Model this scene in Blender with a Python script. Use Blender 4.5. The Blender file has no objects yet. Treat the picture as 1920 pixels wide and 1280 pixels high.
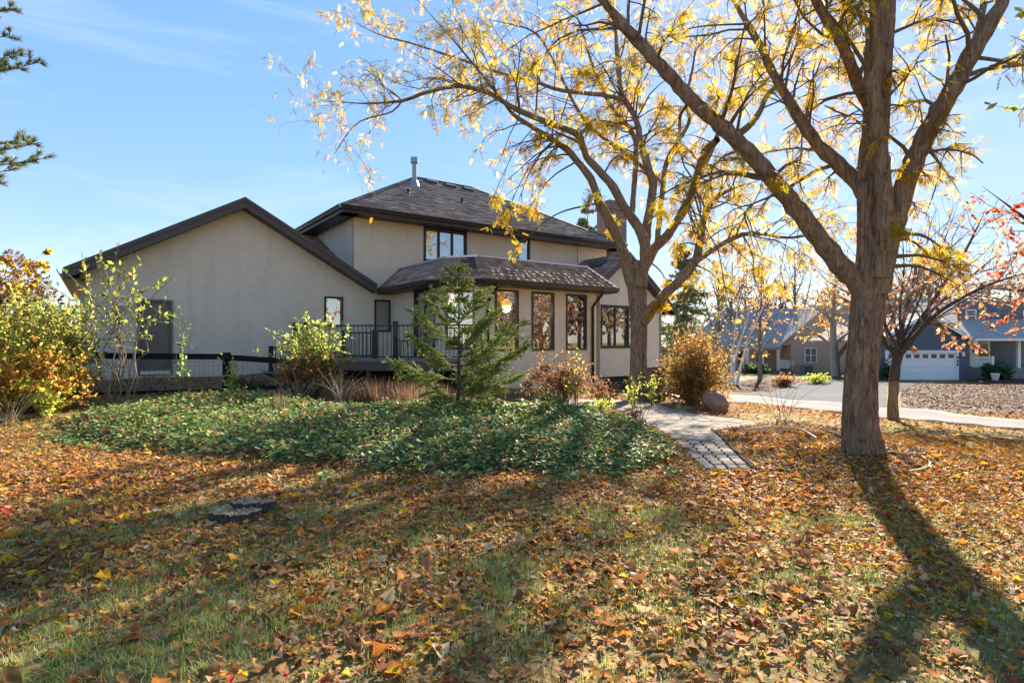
import bpy, bmesh, math, random
import numpy as np
from mathutils import Vector, Matrix
R = math.radians
rng = np.random.default_rng(7)
random.seed(7)
SC = bpy.context.scene
COL = SC.collection

# ------------------------------------------------------------------ camera, sky, sun, exposure
F = 1075.0                      # focal length in pixels of the 1920 px wide photograph
CAMZ = 1.5
cam = bpy.data.cameras.new('camera'); camo = bpy.data.objects.new('camera', cam); COL.objects.link(camo)
cam.sensor_width = 36.0; cam.lens = 36.0 * F / 1920.0
cam.clip_start = 0.05; cam.clip_end = 3000
camo.location = (0, 0, CAMZ); camo.rotation_euler = (R(90), 0, 0)
SC.camera = camo

SUN_AZ, SUN_EL = 25.5, 29.0     # degrees, azimuth from +Y towards +X
sv = Vector((math.sin(R(SUN_AZ)) * math.cos(R(SUN_EL)), math.cos(R(SUN_AZ)) * math.cos(R(SUN_EL)), math.sin(R(SUN_EL))))
W = bpy.data.worlds.new('World'); SC.world = W; W.use_nodes = True
nt = W.node_tree; nt.nodes.clear()
o_ = nt.nodes.new('ShaderNodeOutputWorld'); b_ = nt.nodes.new('ShaderNodeBackground')
sk = nt.nodes.new('ShaderNodeTexSky'); sk.sky_type = 'NISHITA'; sk.sun_disc = False
sk.sun_elevation = R(SUN_EL); sk.sun_rotation = R(SUN_AZ)
sk.air_density = 1.0; sk.dust_density = 0.1; sk.ozone_density = 3.0; sk.altitude = 300
tc = nt.nodes.new('ShaderNodeTexCoord'); mp = nt.nodes.new('ShaderNodeMapping')
mp.inputs['Scale'].default_value = (1.0, 1.6, 6.5); mp.inputs['Rotation'].default_value = (0.0, R(7), 0.3)
no = nt.nodes.new('ShaderNodeTexNoise'); no.inputs['Scale'].default_value = 1.7; no.inputs['Detail'].default_value = 7; no.inputs['Roughness'].default_value = 0.62
no.inputs['Distortion'].default_value = 0.5
cr = nt.nodes.new('ShaderNodeValToRGB'); cr.color_ramp.elements[0].position = 0.52; cr.color_ramp.elements[1].position = 0.80
cr.color_ramp.elements[0].color = (0, 0, 0, 1); cr.color_ramp.elements[1].color = (0.42, 0.42, 0.42, 1)
mx = nt.nodes.new('ShaderNodeMix'); mx.data_type = 'RGBA'
mx.inputs['B'].default_value = (2.1, 2.2, 2.3, 1)
L = nt.links.new
L(tc.outputs['Generated'], mp.inputs['Vector']); L(mp.outputs['Vector'], no.inputs['Vector']); L(no.outputs['Fac'], cr.inputs['Fac'])
L(cr.outputs['Color'], mx.inputs['Factor']); gm_ = nt.nodes.new('ShaderNodeGamma'); gm_.inputs['Gamma'].default_value = 0.25
hs_ = nt.nodes.new('ShaderNodeHueSaturation'); hs_.inputs['Hue'].default_value = 0.516; hs_.inputs['Saturation'].default_value = 2.85; hs_.inputs['Value'].default_value = 1.45
L(sk.outputs['Color'], gm_.inputs['Color']); L(gm_.outputs['Color'], hs_.inputs['Color']); L(hs_.outputs['Color'], mx.inputs['A']); L(mx.outputs['Result'], b_.inputs['Color'])
b_.inputs['Strength'].default_value = 0.10
L(b_.outputs['Background'], o_.inputs['Surface'])

sl = bpy.data.lights.new('sun', 'SUN'); sl.energy = 3.3; sl.angle = R(1.0); sl.color = (1.0, 0.89, 0.74)
slo = bpy.data.objects.new('sun', sl); COL.objects.link(slo); slo.location = (20, 40, 40)
slo.rotation_euler = sv.to_track_quat('Z', 'Y').to_euler()

SC.view_settings.view_transform = 'Standard'; SC.view_settings.look = 'None'
SC.view_settings.gamma = 1.0; SC.view_settings.exposure = 2.4; SC.view_settings.use_curve_mapping = False
SC.render.engine = 'CYCLES'
try:
    SC.cycles.use_denoising = True; SC.cycles.max_bounces = 8; SC.cycles.transparent_max_bounces = 12
    SC.cycles.diffuse_bounces = 6; SC.cycles.glossy_bounces = 3; SC.cycles.transmission_bounces = 4
    SC.cycles.caustics_reflective = False; SC.cycles.caustics_refractive = False
except Exception: pass

# ------------------------------------------------------------------ helpers
def at(px, py, Y):              # photograph pixel at a chosen distance -> point
    return Vector(((px - 960) / F * Y, Y, CAMZ - (py - 640) / F * Y))

HP = np.array([
 (0,-3,0),(0,3,0),(-5,3,.05),(5,3,0),(-10,5,.12),(10,4,-.08),(0,7,.03),(-5,7,.08),(5,7,.06),(-8,12,.28),(-4,12,.22),(0,11,.12),(3,13,.05),
 (-10,15,.5),(-6,17,.6),(-3,15.5,.35),(0,15.5,.1),(4,16,.0),(5.5,20,-.45),(6.5,24,-.85),(8,8,-.1),(12,10,-.3),(12,14,-.5),(8.5,13.5,-.38),
 (5.5,12.5,-.1),(10,20,-.75),(20,20,-.9),(15,30,-1.15),(30,44,-1.45),(38,40,-1.3),(20,57,-1.9),(30,60,-1.9),(0,60,-1.3),(-30,30,.6),(-15,12,.5),(0,-20,0),
 (-40,0,.2),(40,0,-.6),(100,100,-2.2),(0,200,-2),(-100,100,.5),(200,300,-3),(-200,300,0),(0,500,-3),(-100,-100,0),(100,-100,-.5)], float)
def hz(x, y):
    x = np.atleast_1d(np.asarray(x, float)); y = np.atleast_1d(np.asarray(y, float))
    d2 = (x[:, None] - HP[None, :, 0])**2 + (y[:, None] - HP[None, :, 1])**2 + 2.0
    w = d2**-1.7
    z = (w * HP[None, :, 2]).sum(1) / w.sum(1)
    # slight mound round the big tree and gentle unevenness
    z = z + 0.10 * np.exp(-((x - 4.2)**2 + (y - 7.6)**2) / 2.2) + 0.012 * np.sin(x * 2.1 + 1.3 * y) + 0.012 * np.sin(2.7 * y - x * .9)
    return z
def h1(x, y): return float(hz(x, y)[0])
def gp(px, py):                 # pixel -> point on the ground
    dx, dz = (px - 960) / F, -(py - 640) / F
    Ys = np.concatenate([np.linspace(1.5, 30, 900), np.linspace(30.1, 150, 500)])
    f = CAMZ + dz * Ys - hz(dx * Ys, Ys)
    k = np.argmax(f <= 0)
    if f[k] > 0: k = len(Ys) - 1
    Y = Ys[k]
    return Vector((dx * Y, Y, h1(dx * Y, Y)))

def tag(o, label=None, cat=None, group=None, kind=None):
    if label: o['label'] = label
    if cat: o['category'] = cat
    if group: o['group'] = group
    if kind: o['kind'] = kind
    return o
def empty(name, loc=(0, 0, 0)):
    o = bpy.data.objects.new(name, None); COL.objects.link(o); o.location = loc; o.empty_display_size = .2
    return o
def link(name, me, parent=None, mat=None):
    o = bpy.data.objects.new(name, me); COL.objects.link(o)
    if mat is not None and not me.materials: me.materials.append(mat)
    if parent is not None:
        o.parent = parent; bpy.context.view_layer.update() if False else None
        o.matrix_parent_inverse = Matrix.Translation(-world_loc(parent))
    return o
def world_loc(o):
    v = Vector(o.location)
    return v   # parents of parts sit untransformed except by their own location
def np_mesh(name, V, Fs, col=None, smooth=False):
    """V (n,3); Fs list of int arrays (m,k)."""
    me = bpy.data.meshes.new(name)
    V = np.asarray(V, np.float32)
    me.vertices.add(len(V)); me.vertices.foreach_set('co', V.ravel())
    Fs = [np.asarray(f, np.int32) for f in Fs if len(f)]
    nl = sum(f.size for f in Fs); npoly = sum(len(f) for f in Fs)
    me.loops.add(nl); me.polygons.add(npoly)
    me.loops.foreach_set('vertex_index', np.concatenate([f.ravel() for f in Fs]))
    st = []; s = 0
    for f in Fs:
        st.append(s + np.arange(len(f)) * f.shape[1]); s += f.size
    me.polygons.foreach_set('loop_start', np.concatenate(st).astype(np.int32))
    if smooth: me.polygons.foreach_set('use_smooth', np.ones(npoly, bool))
    if col is not None:
        a = me.attributes.new('Col', 'FLOAT_COLOR', 'POINT')
        c = np.ones((len(V), 4), np.float32); c[:, :3] = col
        a.data.foreach_set('color', c.ravel())
    me.update(calc_edges=True)
    return me
class MB:
    """collects simple solids in one mesh"""
    def __init__(s): s.v = []; s.f = []; s.c = []; s.n = 0; s.cur = (1, 1, 1)
    def add(s, vs, fs):
        b = s.n; s.v += [tuple(v) for v in vs]; s.f += [tuple(b + i for i in f) for f in fs]; s.n += len(vs); s.c += [s.cur] * len(vs)
    def box(s, c, ex, ey, ez):      # centre and three half-axis vectors
        c = Vector(c); ex = Vector(ex); ey = Vector(ey); ez = Vector(ez)
        vs = [c + i * ex + j * ey + k * ez for k in (-1, 1) for j in (-1, 1) for i in (-1, 1)]
        s.add(vs, [(0, 2, 3, 1), (4, 5, 7, 6), (0, 1, 5, 4), (2, 6, 7, 3), (0, 4, 6, 2), (1, 3, 7, 5)])
    def bar(s, a, b, w, h, up=(0, 0, 1)):   # rectangular bar from a to b
        a = Vector(a); b = Vector(b); d = b - a; l = d.length; d.normalize()
        sd = d.cross(Vector(up))
        if sd.length < 1e-4: sd = d.cross(Vector((0, 1, 0)))
        sd.normalize(); u = sd.cross(d)
        s.box((a + b) / 2, d * l / 2, sd * w / 2, u * h / 2)
    def prism(s, poly, ext):        # planar polygon extruded by vector
        ext = Vector(ext); n = len(poly); p = [Vector(q) for q in poly]
        s.add(p + [q + ext for q in p], [tuple(range(n))[::-1], tuple(range(n, 2 * n))] + [(i, (i + 1) % n, n + (i + 1) % n, n + i) for i in range(n)])
    def tube(s, pts, rad, n=8, cap=True):
        V, Q = tube_np(pts, rad, n)
        b = len(pts)
        fs = [tuple(q) for q in Q]
        if cap: fs += [tuple(range(n))[::-1], tuple(range((b - 1) * n, b * n))]
        s.add([tuple(v) for v in V], fs)
    def build(s, name, mat, parent=None, smooth=False, colored=False, bevel=0):
        me = bpy.data.meshes.new(name); me.from_pydata(s.v, [], s.f)
        if colored:
            a = me.attributes.new('Col', 'FLOAT_COLOR', 'POINT')
            a.data.foreach_set('color', np.array([(c[0], c[1], c[2], 1) for c in s.c], np.float32).ravel())
        bm = bmesh.new(); bm.from_mesh(me); bmesh.ops.recalc_face_normals(bm, faces=bm.faces)
        if bevel: bmesh.ops.bevel(bm, geom=bm.edges[:], offset=bevel, segments=1, affect='EDGES')
        bm.to_mesh(me); bm.free()
        if smooth: me.shade_smooth()
        return link(name, me, parent, mat)
def tube_np(pts, rad, n=6):
    P = np.array([tuple(p) for p in pts], float); m = len(P)
    rad = np.broadcast_to(np.asarray(rad, float), (m,))
    T = np.gradient(P, axis=0); T /= np.linalg.norm(T, axis=1)[:, None] + 1e-9
    up = np.array([0, 0, 1.]) if abs(T[0, 2]) < .9 else np.array([1., 0, 0])
    A = np.empty_like(P); B = np.empty_like(P)
    a = np.cross(T[0], up); a /= np.linalg.norm(a)
    for i in range(m):
        a = a - T[i] * a.dot(T[i]); a /= np.linalg.norm(a) + 1e-9
        A[i] = a; B[i] = np.cross(T[i], a)
    th = np.linspace(0, 2 * math.pi, n, endpoint=False)
    V = P[:, None, :] + rad[:, None, None] * (np.cos(th)[None, :, None] * A[:, None, :] + np.sin(th)[None, :, None] * B[:, None, :])
    i = np.arange(m - 1)[:, None] * n; j = np.arange(n)[None, :]; j2 = (j + 1) % n
    Q = np.stack([i + j, i + j2, i + n + j2, i + n + j], -1).reshape(-1, 4)
    return V.reshape(-1, 3), Q
class Tubes:
    def __init__(s): s.V = []; s.Q = []; s.n = 0
    def add(s, pts, rad, n=5):
        V, Q = tube_np(pts, rad, n); s.V.append(V); s.Q.append(Q + s.n); s.n += len(V)
    def build(s, name, mat, parent=None):
        if not s.V: return None
        return link(name, np_mesh(name, np.concatenate(s.V), [np.concatenate(s.Q)], smooth=True), parent, mat)
def smooth_path(pts, rad, step=.15):
    """Catmull-Rom through points, radii interpolated"""
    P = [np.array(tuple(p), float) for p in pts]; Rr = list(rad)
    P = [2 * P[0] - P[1]] + P + [2 * P[-1] - P[-2]]
    out = []; ro = []
    for i in range(1, len(P) - 2):
        n = max(2, int(np.linalg.norm(P[i + 1] - P[i]) / step))
        for t in np.arange(n) / n:
            a = .5 * (2 * P[i] + (P[i + 1] - P[i - 1]) * t + (2 * P[i - 1] - 5 * P[i] + 4 * P[i + 1] - P[i + 2]) * t * t + (3 * P[i] - P[i - 1] - 3 * P[i + 1] + P[i + 2]) * t**3)
            out.append(a); ro.append(Rr[i - 1] * (1 - t) + Rr[i] * t)
    out.append(P[-2]); ro.append(Rr[-1])
    return np.array(out), np.array(ro)
def inst(Tv, Tf, M, P, C=None, tcol=None):
    """N transformed copies of a template in one mesh: M (N,3,3), P (N,3), C (N,3)"""
    Tv = np.asarray(Tv, float); N = len(P); n = len(Tv)
    V = np.einsum('nij,kj->nki', M, Tv) + P[:, None, :]
    Fo = [np.asarray(f)[None] + (np.arange(N) * n)[:, None, None] for f in Tf]
    Fo = [f.reshape(-1, f.shape[-1]) for f in Fo]
    c = None
    if C is not None:
        c = np.repeat(C[:, None, :], n, 1)
        if tcol is not None: c = c * tcol[None, :, None]
        c = c.reshape(-1, 3)
    return V.reshape(-1, 3), Fo, c
class Batch:
    def __init__(s): s.V = []; s.F = {}; s.C = []; s.n = 0
    def add(s, V, Fo, C):
        for f in Fo: s.F.setdefault(f.shape[1], []).append(f + s.n)
        s.V.append(V); s.C.append(C); s.n += len(V)
    def build(s, name, mat, parent=None, smooth=False):
        me = np_mesh(name, np.concatenate(s.V), [np.concatenate(v) for v in s.F.values()], np.concatenate(s.C), smooth)
        return link(name, me, parent, mat)
def rot_frames(yaw, tilt, roll):
    """(N,3,3): roll about x, tilt about y, yaw about z"""
    cy, sy, ct, st, cr_, sr = np.cos(yaw), np.sin(yaw), np.cos(tilt), np.sin(tilt), np.cos(roll), np.sin(roll)
    Z = np.zeros_like(cy); O = np.ones_like(cy)
    Rz = np.stack([np.stack([cy, -sy, Z], -1), np.stack([sy, cy, Z], -1), np.stack([Z, Z, O], -1)], -2)
    Ry = np.stack([np.stack([ct, Z, st], -1), np.stack([Z, O, Z], -1), np.stack([-st, Z, ct], -1)], -2)
    Rx = np.stack([np.stack([O, Z, Z], -1), np.stack([Z, cr_, -sr], -1), np.stack([Z, sr, cr_], -1)], -2)
    return Rz @ Ry @ Rx
def dir_frames(D, roll):
    """x axis along D, random roll"""
    D = D / (np.linalg.norm(D, axis=1)[:, None] + 1e-9)
    up = np.tile(np.array([0, 0, 1.]), (len(D), 1)); up[np.abs(D[:, 2]) > .95] = (1, 0, 0)
    S = np.cross(up, D); S /= np.linalg.norm(S, axis=1)[:, None] + 1e-9
    U = np.cross(D, S)
    c, s = np.cos(roll)[:, None], np.sin(roll)[:, None]
    return np.stack([D, S * c + U * s, -S * s + U * c], -1)
def pick(N, cols, wts, jit=.18):
    cols = np.array(cols, float); wts = np.array(wts, float) / sum(wts)
    c = cols[rng.choice(len(cols), N, p=wts)]
    return np.clip(c * (1 + jit * rng.standard_normal((N, 1))) * (1 + .06 * rng.standard_normal((N, 3))), .004, .95)

# ------------------------------------------------------------------ materials
MATS = {}
def newmat(name):
    m = bpy.data.materials.new(name); m.use_nodes = True; n = m.node_tree
    bs = n.nodes['Principled BSDF']; MATS[name] = m
    return m, n, bs
def texc(n, scale=(1, 1, 1), coord='Object', rot=(0, 0, 0)):
    t = n.nodes.new('ShaderNodeTexCoord'); mp = n.nodes.new('ShaderNodeMapping')
    mp.inputs['Scale'].default_value = scale; mp.inputs['Rotation'].default_value = rot
    n.links.new(t.outputs[coord], mp.inputs['Vector']); return mp.outputs['Vector']
def noise(n, vec, scale, detail=4, rough=.55, dist=0):
    q = n.nodes.new('ShaderNodeTexNoise'); q.inputs['Scale'].default_value = scale; q.inputs['Detail'].default_value = detail
    q.inputs['Roughness'].default_value = rough; q.inputs['Distortion'].default_value = dist
    if vec is not None: n.links.new(vec, q.inputs['Vector'])
    return q.outputs['Fac']
def ramp(n, fac, stops):
    r = n.nodes.new('ShaderNodeValToRGB'); e = r.color_ramp.elements
    while len(e) < len(stops): e.new(.5)
    for i, (p, c) in enumerate(stops):
        e[i].position = p; e[i].color = (*c, 1) if len(c) == 3 else c
    n.links.new(fac, r.inputs['Fac']); return r.outputs['Color']
def bump(n, bs, hgt, strength=.5, dist=.02):
    b = n.nodes.new('ShaderNodeBump'); b.inputs['Strength'].default_value = strength; b.inputs['Distance'].default_value = dist
    n.links.new(hgt, b.inputs['Height']); n.links.new(b.outputs['Normal'], bs.inputs['Normal'])
def mixc(n, fac, a, b, mode='MIX'):
    m = n.nodes.new('ShaderNodeMix'); m.data_type = 'RGBA'; m.blend_type = mode
    for s, v in (('Factor', fac), ('A', a), ('B', b)):
        if isinstance(v, (int, float)): m.inputs[s].default_value = v
        elif isinstance(v, tuple): m.inputs[s].default_value = (*v, 1)
        else: n.links.new(v, m.inputs[s])
    return m.outputs['Result']
def simple(name, c, rough=.6, nscale=0, namp=.25, metal=0, bumps=0, bscale=40, spec=.5):
    m, n, bs = newmat(name)
    bs.inputs['Roughness'].default_value = rough; bs.inputs['Metallic'].default_value = metal
    bs.inputs['Specular IOR Level'].default_value = spec
    if nscale:
        v = texc(n); f = noise(n, v, nscale, 5)
        n.links.new(ramp(n, f, [(.3, tuple(x * (1 - namp) for x in c)), (.7, tuple(min(1, x * (1 + namp)) for x in c))]), bs.inputs['Base Color'])
    else: bs.inputs['Base Color'].default_value = (*c, 1)
    if bumps:
        bump(n, bs, noise(n, texc(n), bscale, 4), bumps, .01)
    return m
def leafmat(name, trans=.4, rough=.55, spec=.3, boost=1.0):
    m, n, bs = newmat(name)
    a = n.nodes.new('ShaderNodeAttribute'); a.attribute_name = 'Col'
    n.links.new(a.outputs['Color'], bs.inputs['Base Color']); bs.inputs['Roughness'].default_value = rough
    bs.inputs['Specular IOR Level'].default_value = spec
    if trans:
        t = n.nodes.new('ShaderNodeBsdfTranslucent'); mixn = n.nodes.new('ShaderNodeMixShader'); mixn.inputs[0].default_value = trans
        g = n.nodes.new('ShaderNodeGamma'); g.inputs['Gamma'].default_value = .85; n.links.new(a.outputs['Color'], g.inputs['Color'])
        n.links.new(g.outputs['Color'], t.inputs['Color'])
        n.links.new(bs.outputs[0], mixn.inputs[1]); n.links.new(t.outputs[0], mixn.inputs[2])
        n.links.new(mixn.outputs[0], n.nodes['Material Output'].inputs['Surface'])
    return m
M_leaf = leafmat('foliage_leaf', .68, .6, .08)
M_litter = leafmat('dry_leaf', .3, .65, .15)
M_ivy = leafmat('glossy_groundcover_leaf', .25, .55, .2)
M_needle = leafmat('needle', .2, .5, .3)
M_grass = leafmat('grass_blade', .4, .55, .25)
M_vcol = leafmat('shingle_colour', 0, .95, .05)
# grain on the shingles
_n = M_vcol.node_tree; bump(_n, _n.nodes['Principled BSDF'], noise(_n, texc(_n), 260, 2), .35, .004)

def stucco():
    m, n, bs = newmat('stucco'); bs.inputs['Roughness'].default_value = .9; bs.inputs['Specular IOR Level'].default_value = .15
    v = texc(n, (1, 1, 1)); big = noise(n, v, .7, 4); fine = noise(n, v, 26, 4, .6)
    v2 = texc(n, (1.5, 1.5, 6.0)); tro = noise(n, v2, 2.2, 5, .6, 1.0); msk = noise(n, texc(n, (2.2, 2.2, 3.0)), 1.6, 3)
    ridge = ramp(n, tro, [(.405, (0, 0, 0)), (.412, (.9, .9, .9)), (.419, (0, 0, 0)), (.498, (0, 0, 0)), (.505, (1, 1, 1)), (.512, (0, 0, 0)), (.590, (0, 0, 0)), (.598, (.9, .9, .9)), (.606, (0, 0, 0))])
    ridge = mixc(n, ramp(n, msk, [(.44, (0, 0, 0)), (.54, (1, 1, 1))]), (0, 0, 0), ridge)
    c = mixc(n, big, (.69, .575, .44), (.79, .675, .53))
    c = mixc(n, ramp(n, fine, [(.4, (0, 0, 0)), (.75, (.35, .35, .35))]), c, (.56, .465, .355))
    vs = texc(n, (3, 3, .35)); stain = ramp(n, noise(n, vs, 1.2, 5), [(.5, (0, 0, 0)), (.8, (.45, .45, .45))])
    c = mixc(n, stain, c, (.54, .45, .35))
    rb = n.nodes.new('ShaderNodeRGBToBW'); n.links.new(ridge, rb.inputs[0]); c = mixc(n, rb.outputs[0], c, (.43, .355, .275))  # trowel ridges darkened in the colour, as their relief shades too weakly
    n.links.new(c, bs.inputs['Base Color'])
    ad = n.nodes.new('ShaderNodeMath'); ad.operation = 'MULTIPLY_ADD'; n.links.new(fine, ad.inputs[0]); ad.inputs[1].default_value = .35
    sep = n.nodes.new('ShaderNodeRGBToBW'); n.links.new(ridge, sep.inputs[0]); n.links.new(sep.outputs[0], ad.inputs[2])
    bump(n, bs, ad.outputs[0], .45, .016)
    return m
M_stucco = stucco()
M_fascia = simple('dark_brown_trim', (.038, .026, .022), .45, 3, .15)
M_rake = simple('brown_rake_board', (.075, .052, .045), .5, 3, .15)
M_gutter = simple('dark_gutter_paint', (.040, .030, .026), .35)
M_black = simple('black_metal', (.012, .012, .014), .4)
M_blackwood = simple('black_painted_wood', (.016, .015, .015), .8, 8, .3, bumps=.3, spec=.15)
M_edging = simple('black_plastic_edging', (.03, .03, .03), .95, spec=.05)
M_wframe = simple('window_frame_brown', (.045, .034, .03), .4)
M_bframe = simple('window_frame_black', (.014, .013, .014), .4)
M_flash = simple('metal_flashing', (.55, .55, .56), .35, metal=.6)
M_vent = simple('flue_metal', (.30, .30, .31), .4, metal=.7)
M_door = simple('garage_side_door', (.16, .125, .105), .5)
M_white = simple('white_paint', (.78, .78, .77), .5)
M_cream = simple('cream_paint', (.68, .62, .52), .6)
M_deckfascia = simple('deck_fascia', (.115, .068, .054), .55, 6, .15)
M_deckboard = simple('deck_board', (.24, .19, .16), .65, 9, .2)
M_dark = simple('dark_interior', (.10, .085, .07), .9)
M_under = simple('roof_deck', (.05, .042, .038), .95)
def glassmat(name, refl=.22, tint=(.75, .78, .78)):
    m, n, bs = newmat(name); n.nodes.remove(bs)
    t = n.nodes.new('ShaderNodeBsdfTransparent'); t.inputs['Color'].default_value = (*tint, 1)
    g = n.nodes.new('ShaderNodeBsdfGlossy'); g.inputs['Roughness'].default_value = .015; g.inputs['Color'].default_value = (.95, .95, .95, 1)
    fr = n.nodes.new('ShaderNodeFresnel'); fr.inputs['IOR'].default_value = 1.5
    ad = n.nodes.new('ShaderNodeMath'); ad.operation = 'ADD'; ad.use_clamp = True; ad.inputs[1].default_value = refl
    n.links.new(fr.outputs[0], ad.inputs[0]); mx_ = n.nodes.new('ShaderNodeMixShader'); n.links.new(ad.outputs[0], mx_.inputs[0])
    n.links.new(t.outputs[0], mx_.inputs[1]); n.links.new(g.outputs[0], mx_.inputs[2])
    n.links.new(mx_.outputs[0], n.nodes['Material Output'].inputs['Surface'])
    return m
M_glass = glassmat('window_glass', .32)
def emis(name, c, s):
    m, n, bs = newmat(name); bs.inputs['Base Color'].default_value = (*c, 1)
    bs.inputs['Emission Color'].default_value = (*c, 1); bs.inputs['Emission Strength'].default_value = s
    return m
M_lamp = emis('lit_lamp_shade', (1, .60, .22), .42)
M_curtain = simple('red_curtain', (.55, .02, .03), .7)
M_shade = simple('roller_blind', (.30, .22, .13), .8)
def bark(name, c1, c2, sc=1.0, strength=.9, moss=None):
    m, n, bs = newmat(name); bs.inputs['Roughness'].default_value = .92; bs.inputs['Specular IOR Level'].default_value = .15
    v = texc(n, (11 * sc, 11 * sc, 1.9 * sc)); f = noise(n, v, 2.6, 8, .7, .9)
    v2 = texc(n); f2 = noise(n, v2, 3.0, 4)
    c = ramp(n, f, [(.34, tuple(x * .18 for x in c1)), (.46, tuple(x * .7 for x in c1)), (.54, c1), (.72, c2)])  # crevice shade put into the bark colour, following the bump noise
    if moss: c = mixc(n, ramp(n, f2, [(.5, (0, 0, 0)), (.72, (.6, .6, .6))]), c, moss)
    n.links.new(c, bs.inputs['Base Color']); bump(n, bs, f, strength, .06)
    return m
M_bark = bark('locust_bark', (.34, .22, .14), (.56, .40, .28), 1.0, 1.0, (.33, .28, .20))
M_bark2 = bark('grey_brown_bark', (.10, .08, .065), (.19, .16, .135), 2.0, .7)
M_barkfar = simple('far_bark', (.17, .135, .115), .9, 5, .3)
M_twig = simple('twig', (.13, .092, .068), .85)
M_stem = simple('shrub_stem', (.19, .145, .10), .8, 8, .3)
M_straw = simple('dry_stalk', (.42, .33, .21), .8, 8, .3)
# ------------------------------------------------------------------ ground
def groundmat():
    m, n, bs = newmat('lawn_soil'); bs.inputs['Roughness'].default_value = .95; bs.inputs['Specular IOR Level'].default_value = .1
    v = texc(n); a = noise(n, v, .55, 4); b = noise(n, v, 9, 5, .7)
    vor = n.nodes.new('ShaderNodeTexVoronoi'); vor.inputs['Scale'].default_value = 24; n.links.new(v, vor.inputs['Vector'])
    leaf = ramp(n, vor.outputs['Color'], [(.0, (.16, .18, .05)), (.3, (.20, .12, .05)), (.55, (.34, .19, .08)), (.8, (.42, .27, .13)), (1, (.46, .23, .06))])
    grass = ramp(n, b, [(.3, (.07, .08, .03)), (.7, (.17, .18, .06))])
    c = mixc(n, ramp(n, a, [(.35, (.25, .25, .25)), (.65, (.85, .85, .85))]), grass, leaf)
    n.links.new(c, bs.inputs['Base Color']); bump(n, bs, b, .8, .05)
    return m
M_ground = groundmat()
def grid_axis(lo, hi, c, fine, k):
    # fine spacing near c, growing outwards
    out = [c]; s = fine
    while out[-1] < hi: out.append(out[-1] + s); s = min(s * k, 40)
    lo_ = [c]; s = fine
    while lo_[-1] > lo: lo_.append(lo_[-1] - s); s = min(s * k, 40)
    return np.array(sorted(set(lo_ + out)))
gx = np.concatenate([-np.geomspace(24, 700, 22)[::-1], np.arange(-23.5, 24, .5), np.geomspace(24.5, 700, 22)])
gy = np.concatenate([-np.geomspace(6, 300, 16)[::-1], np.arange(-5.5, 34, .5), np.geomspace(34.5, 1500, 36)])
XX, YY = np.meshgrid(gx, gy); ZZ = hz(XX.ravel(), YY.ravel())
nx, ny = len(gx), len(gy)
ii = (np.arange(ny - 1)[:, None] * nx + np.arange(nx - 1)[None, :]).ravel()
lawn = link('lawn', np_mesh('lawn', np.stack([XX.ravel(), YY.ravel(), ZZ], -1), [np.stack([ii, ii + 1, ii + nx + 1, ii + nx], -1)], smooth=True), None, M_ground)
tag(lawn, kind='structure')

def drape(name, pts, mat, dz=.006, step=.5, thick=0, parent=None):
    """polygon (list of xy) laid on the terrain"""
    bm = bmesh.new(); vs = [bm.verts.new((p[0], p[1], 0)) for p in pts]; bm.faces.new(vs)
    xs = [p[0] for p in pts]; ys = [p[1] for p in pts]
    for x in np.arange(math.floor(min(xs)), max(xs), step):
        bmesh.ops.bisect_plane(bm, geom=bm.verts[:] + bm.edges[:] + bm.faces[:], plane_co=(x, 0, 0), plane_no=(1, 0, 0))
    for y in np.arange(math.floor(min(ys)), max(ys), step):
        bmesh.ops.bisect_plane(bm, geom=bm.verts[:] + bm.edges[:] + bm.faces[:], plane_co=(0, y, 0), plane_no=(0, 1, 0))
    bmesh.ops.triangulate(bm, faces=bm.faces[:])
    bmesh.ops.recalc_face_normals(bm, faces=bm.faces[:])
    zz = hz([v.co.x for v in bm.verts], [v.co.y for v in bm.verts])
    for v, z in zip(bm.verts, zz): v.co.z = z + dz
    if sum(f.normal.z for f in bm.faces) < 0: bmesh.ops.reverse_faces(bm, faces=bm.faces[:])
    if thick:
        ed = [e for e in bm.edges if e.is_boundary]
        r = bmesh.ops.extrude_edge_only(bm, edges=ed)
        for v in [g for g in r['geom'] if isinstance(g, bmesh.types.BMVert)]: v.co.z -= thick
    me = bpy.data.meshes.new(name); bm.to_mesh(me); bm.free(); me.shade_smooth()
    return link(name, me, parent, mat)
def pxpoly(ps): return [tuple(gp(*p)[:2]) for p in ps]
def roadmat(name, c, nsc=30):
    m, n, bs = newmat(name); bs.inputs['Roughness'].default_value = .95; bs.inputs['Specular IOR Level'].default_value = .06
    v = texc(n); f = noise(n, v, nsc, 5, .7); g = noise(n, v, .9, 4)
    col = ramp(n, f, [(.3, tuple(x * .75 for x in c)), (.7, tuple(x * 1.2 for x in c))])
    n.links.new(mixc(n, ramp(n, g, [(.4, (0, 0, 0)), (.75, (.4, .4, .4))]), col, tuple(x * .6 for x in c)), bs.inputs['Base Color'])
    bump(n, bs, f, .4, .01); return m
M_asphalt = roadmat('weathered_asphalt', (.115, .115, .118))
M_asphalt2 = roadmat('dark_asphalt', (.06, .06, .066))
M_concrete = roadmat('concrete', (.25, .24, .22), 14)
sidewalk_px = [(1330, 737), (1440, 746), (1579, 756), (1665, 766), (1800, 779), (1990, 797), (1990, 813), (1920, 807), (1665, 787), (1575, 776), (1462, 763), (1374, 757), (1330, 752)]
tag(drape('sidewalk', pxpoly(sidewalk_px), M_concrete, .035, .5, .05), kind='structure')
road_px = [(1325, 734), (1362, 735.5), (1410, 737), (1462, 729), (1575, 712.5), (1664, 712.8), (1660, 764), (1579, 754.5), (1440, 744.5), (1325, 736)]
tag(drape('road', pxpoly(road_px), M_asphalt, .012, 1.0), kind='structure')
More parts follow.
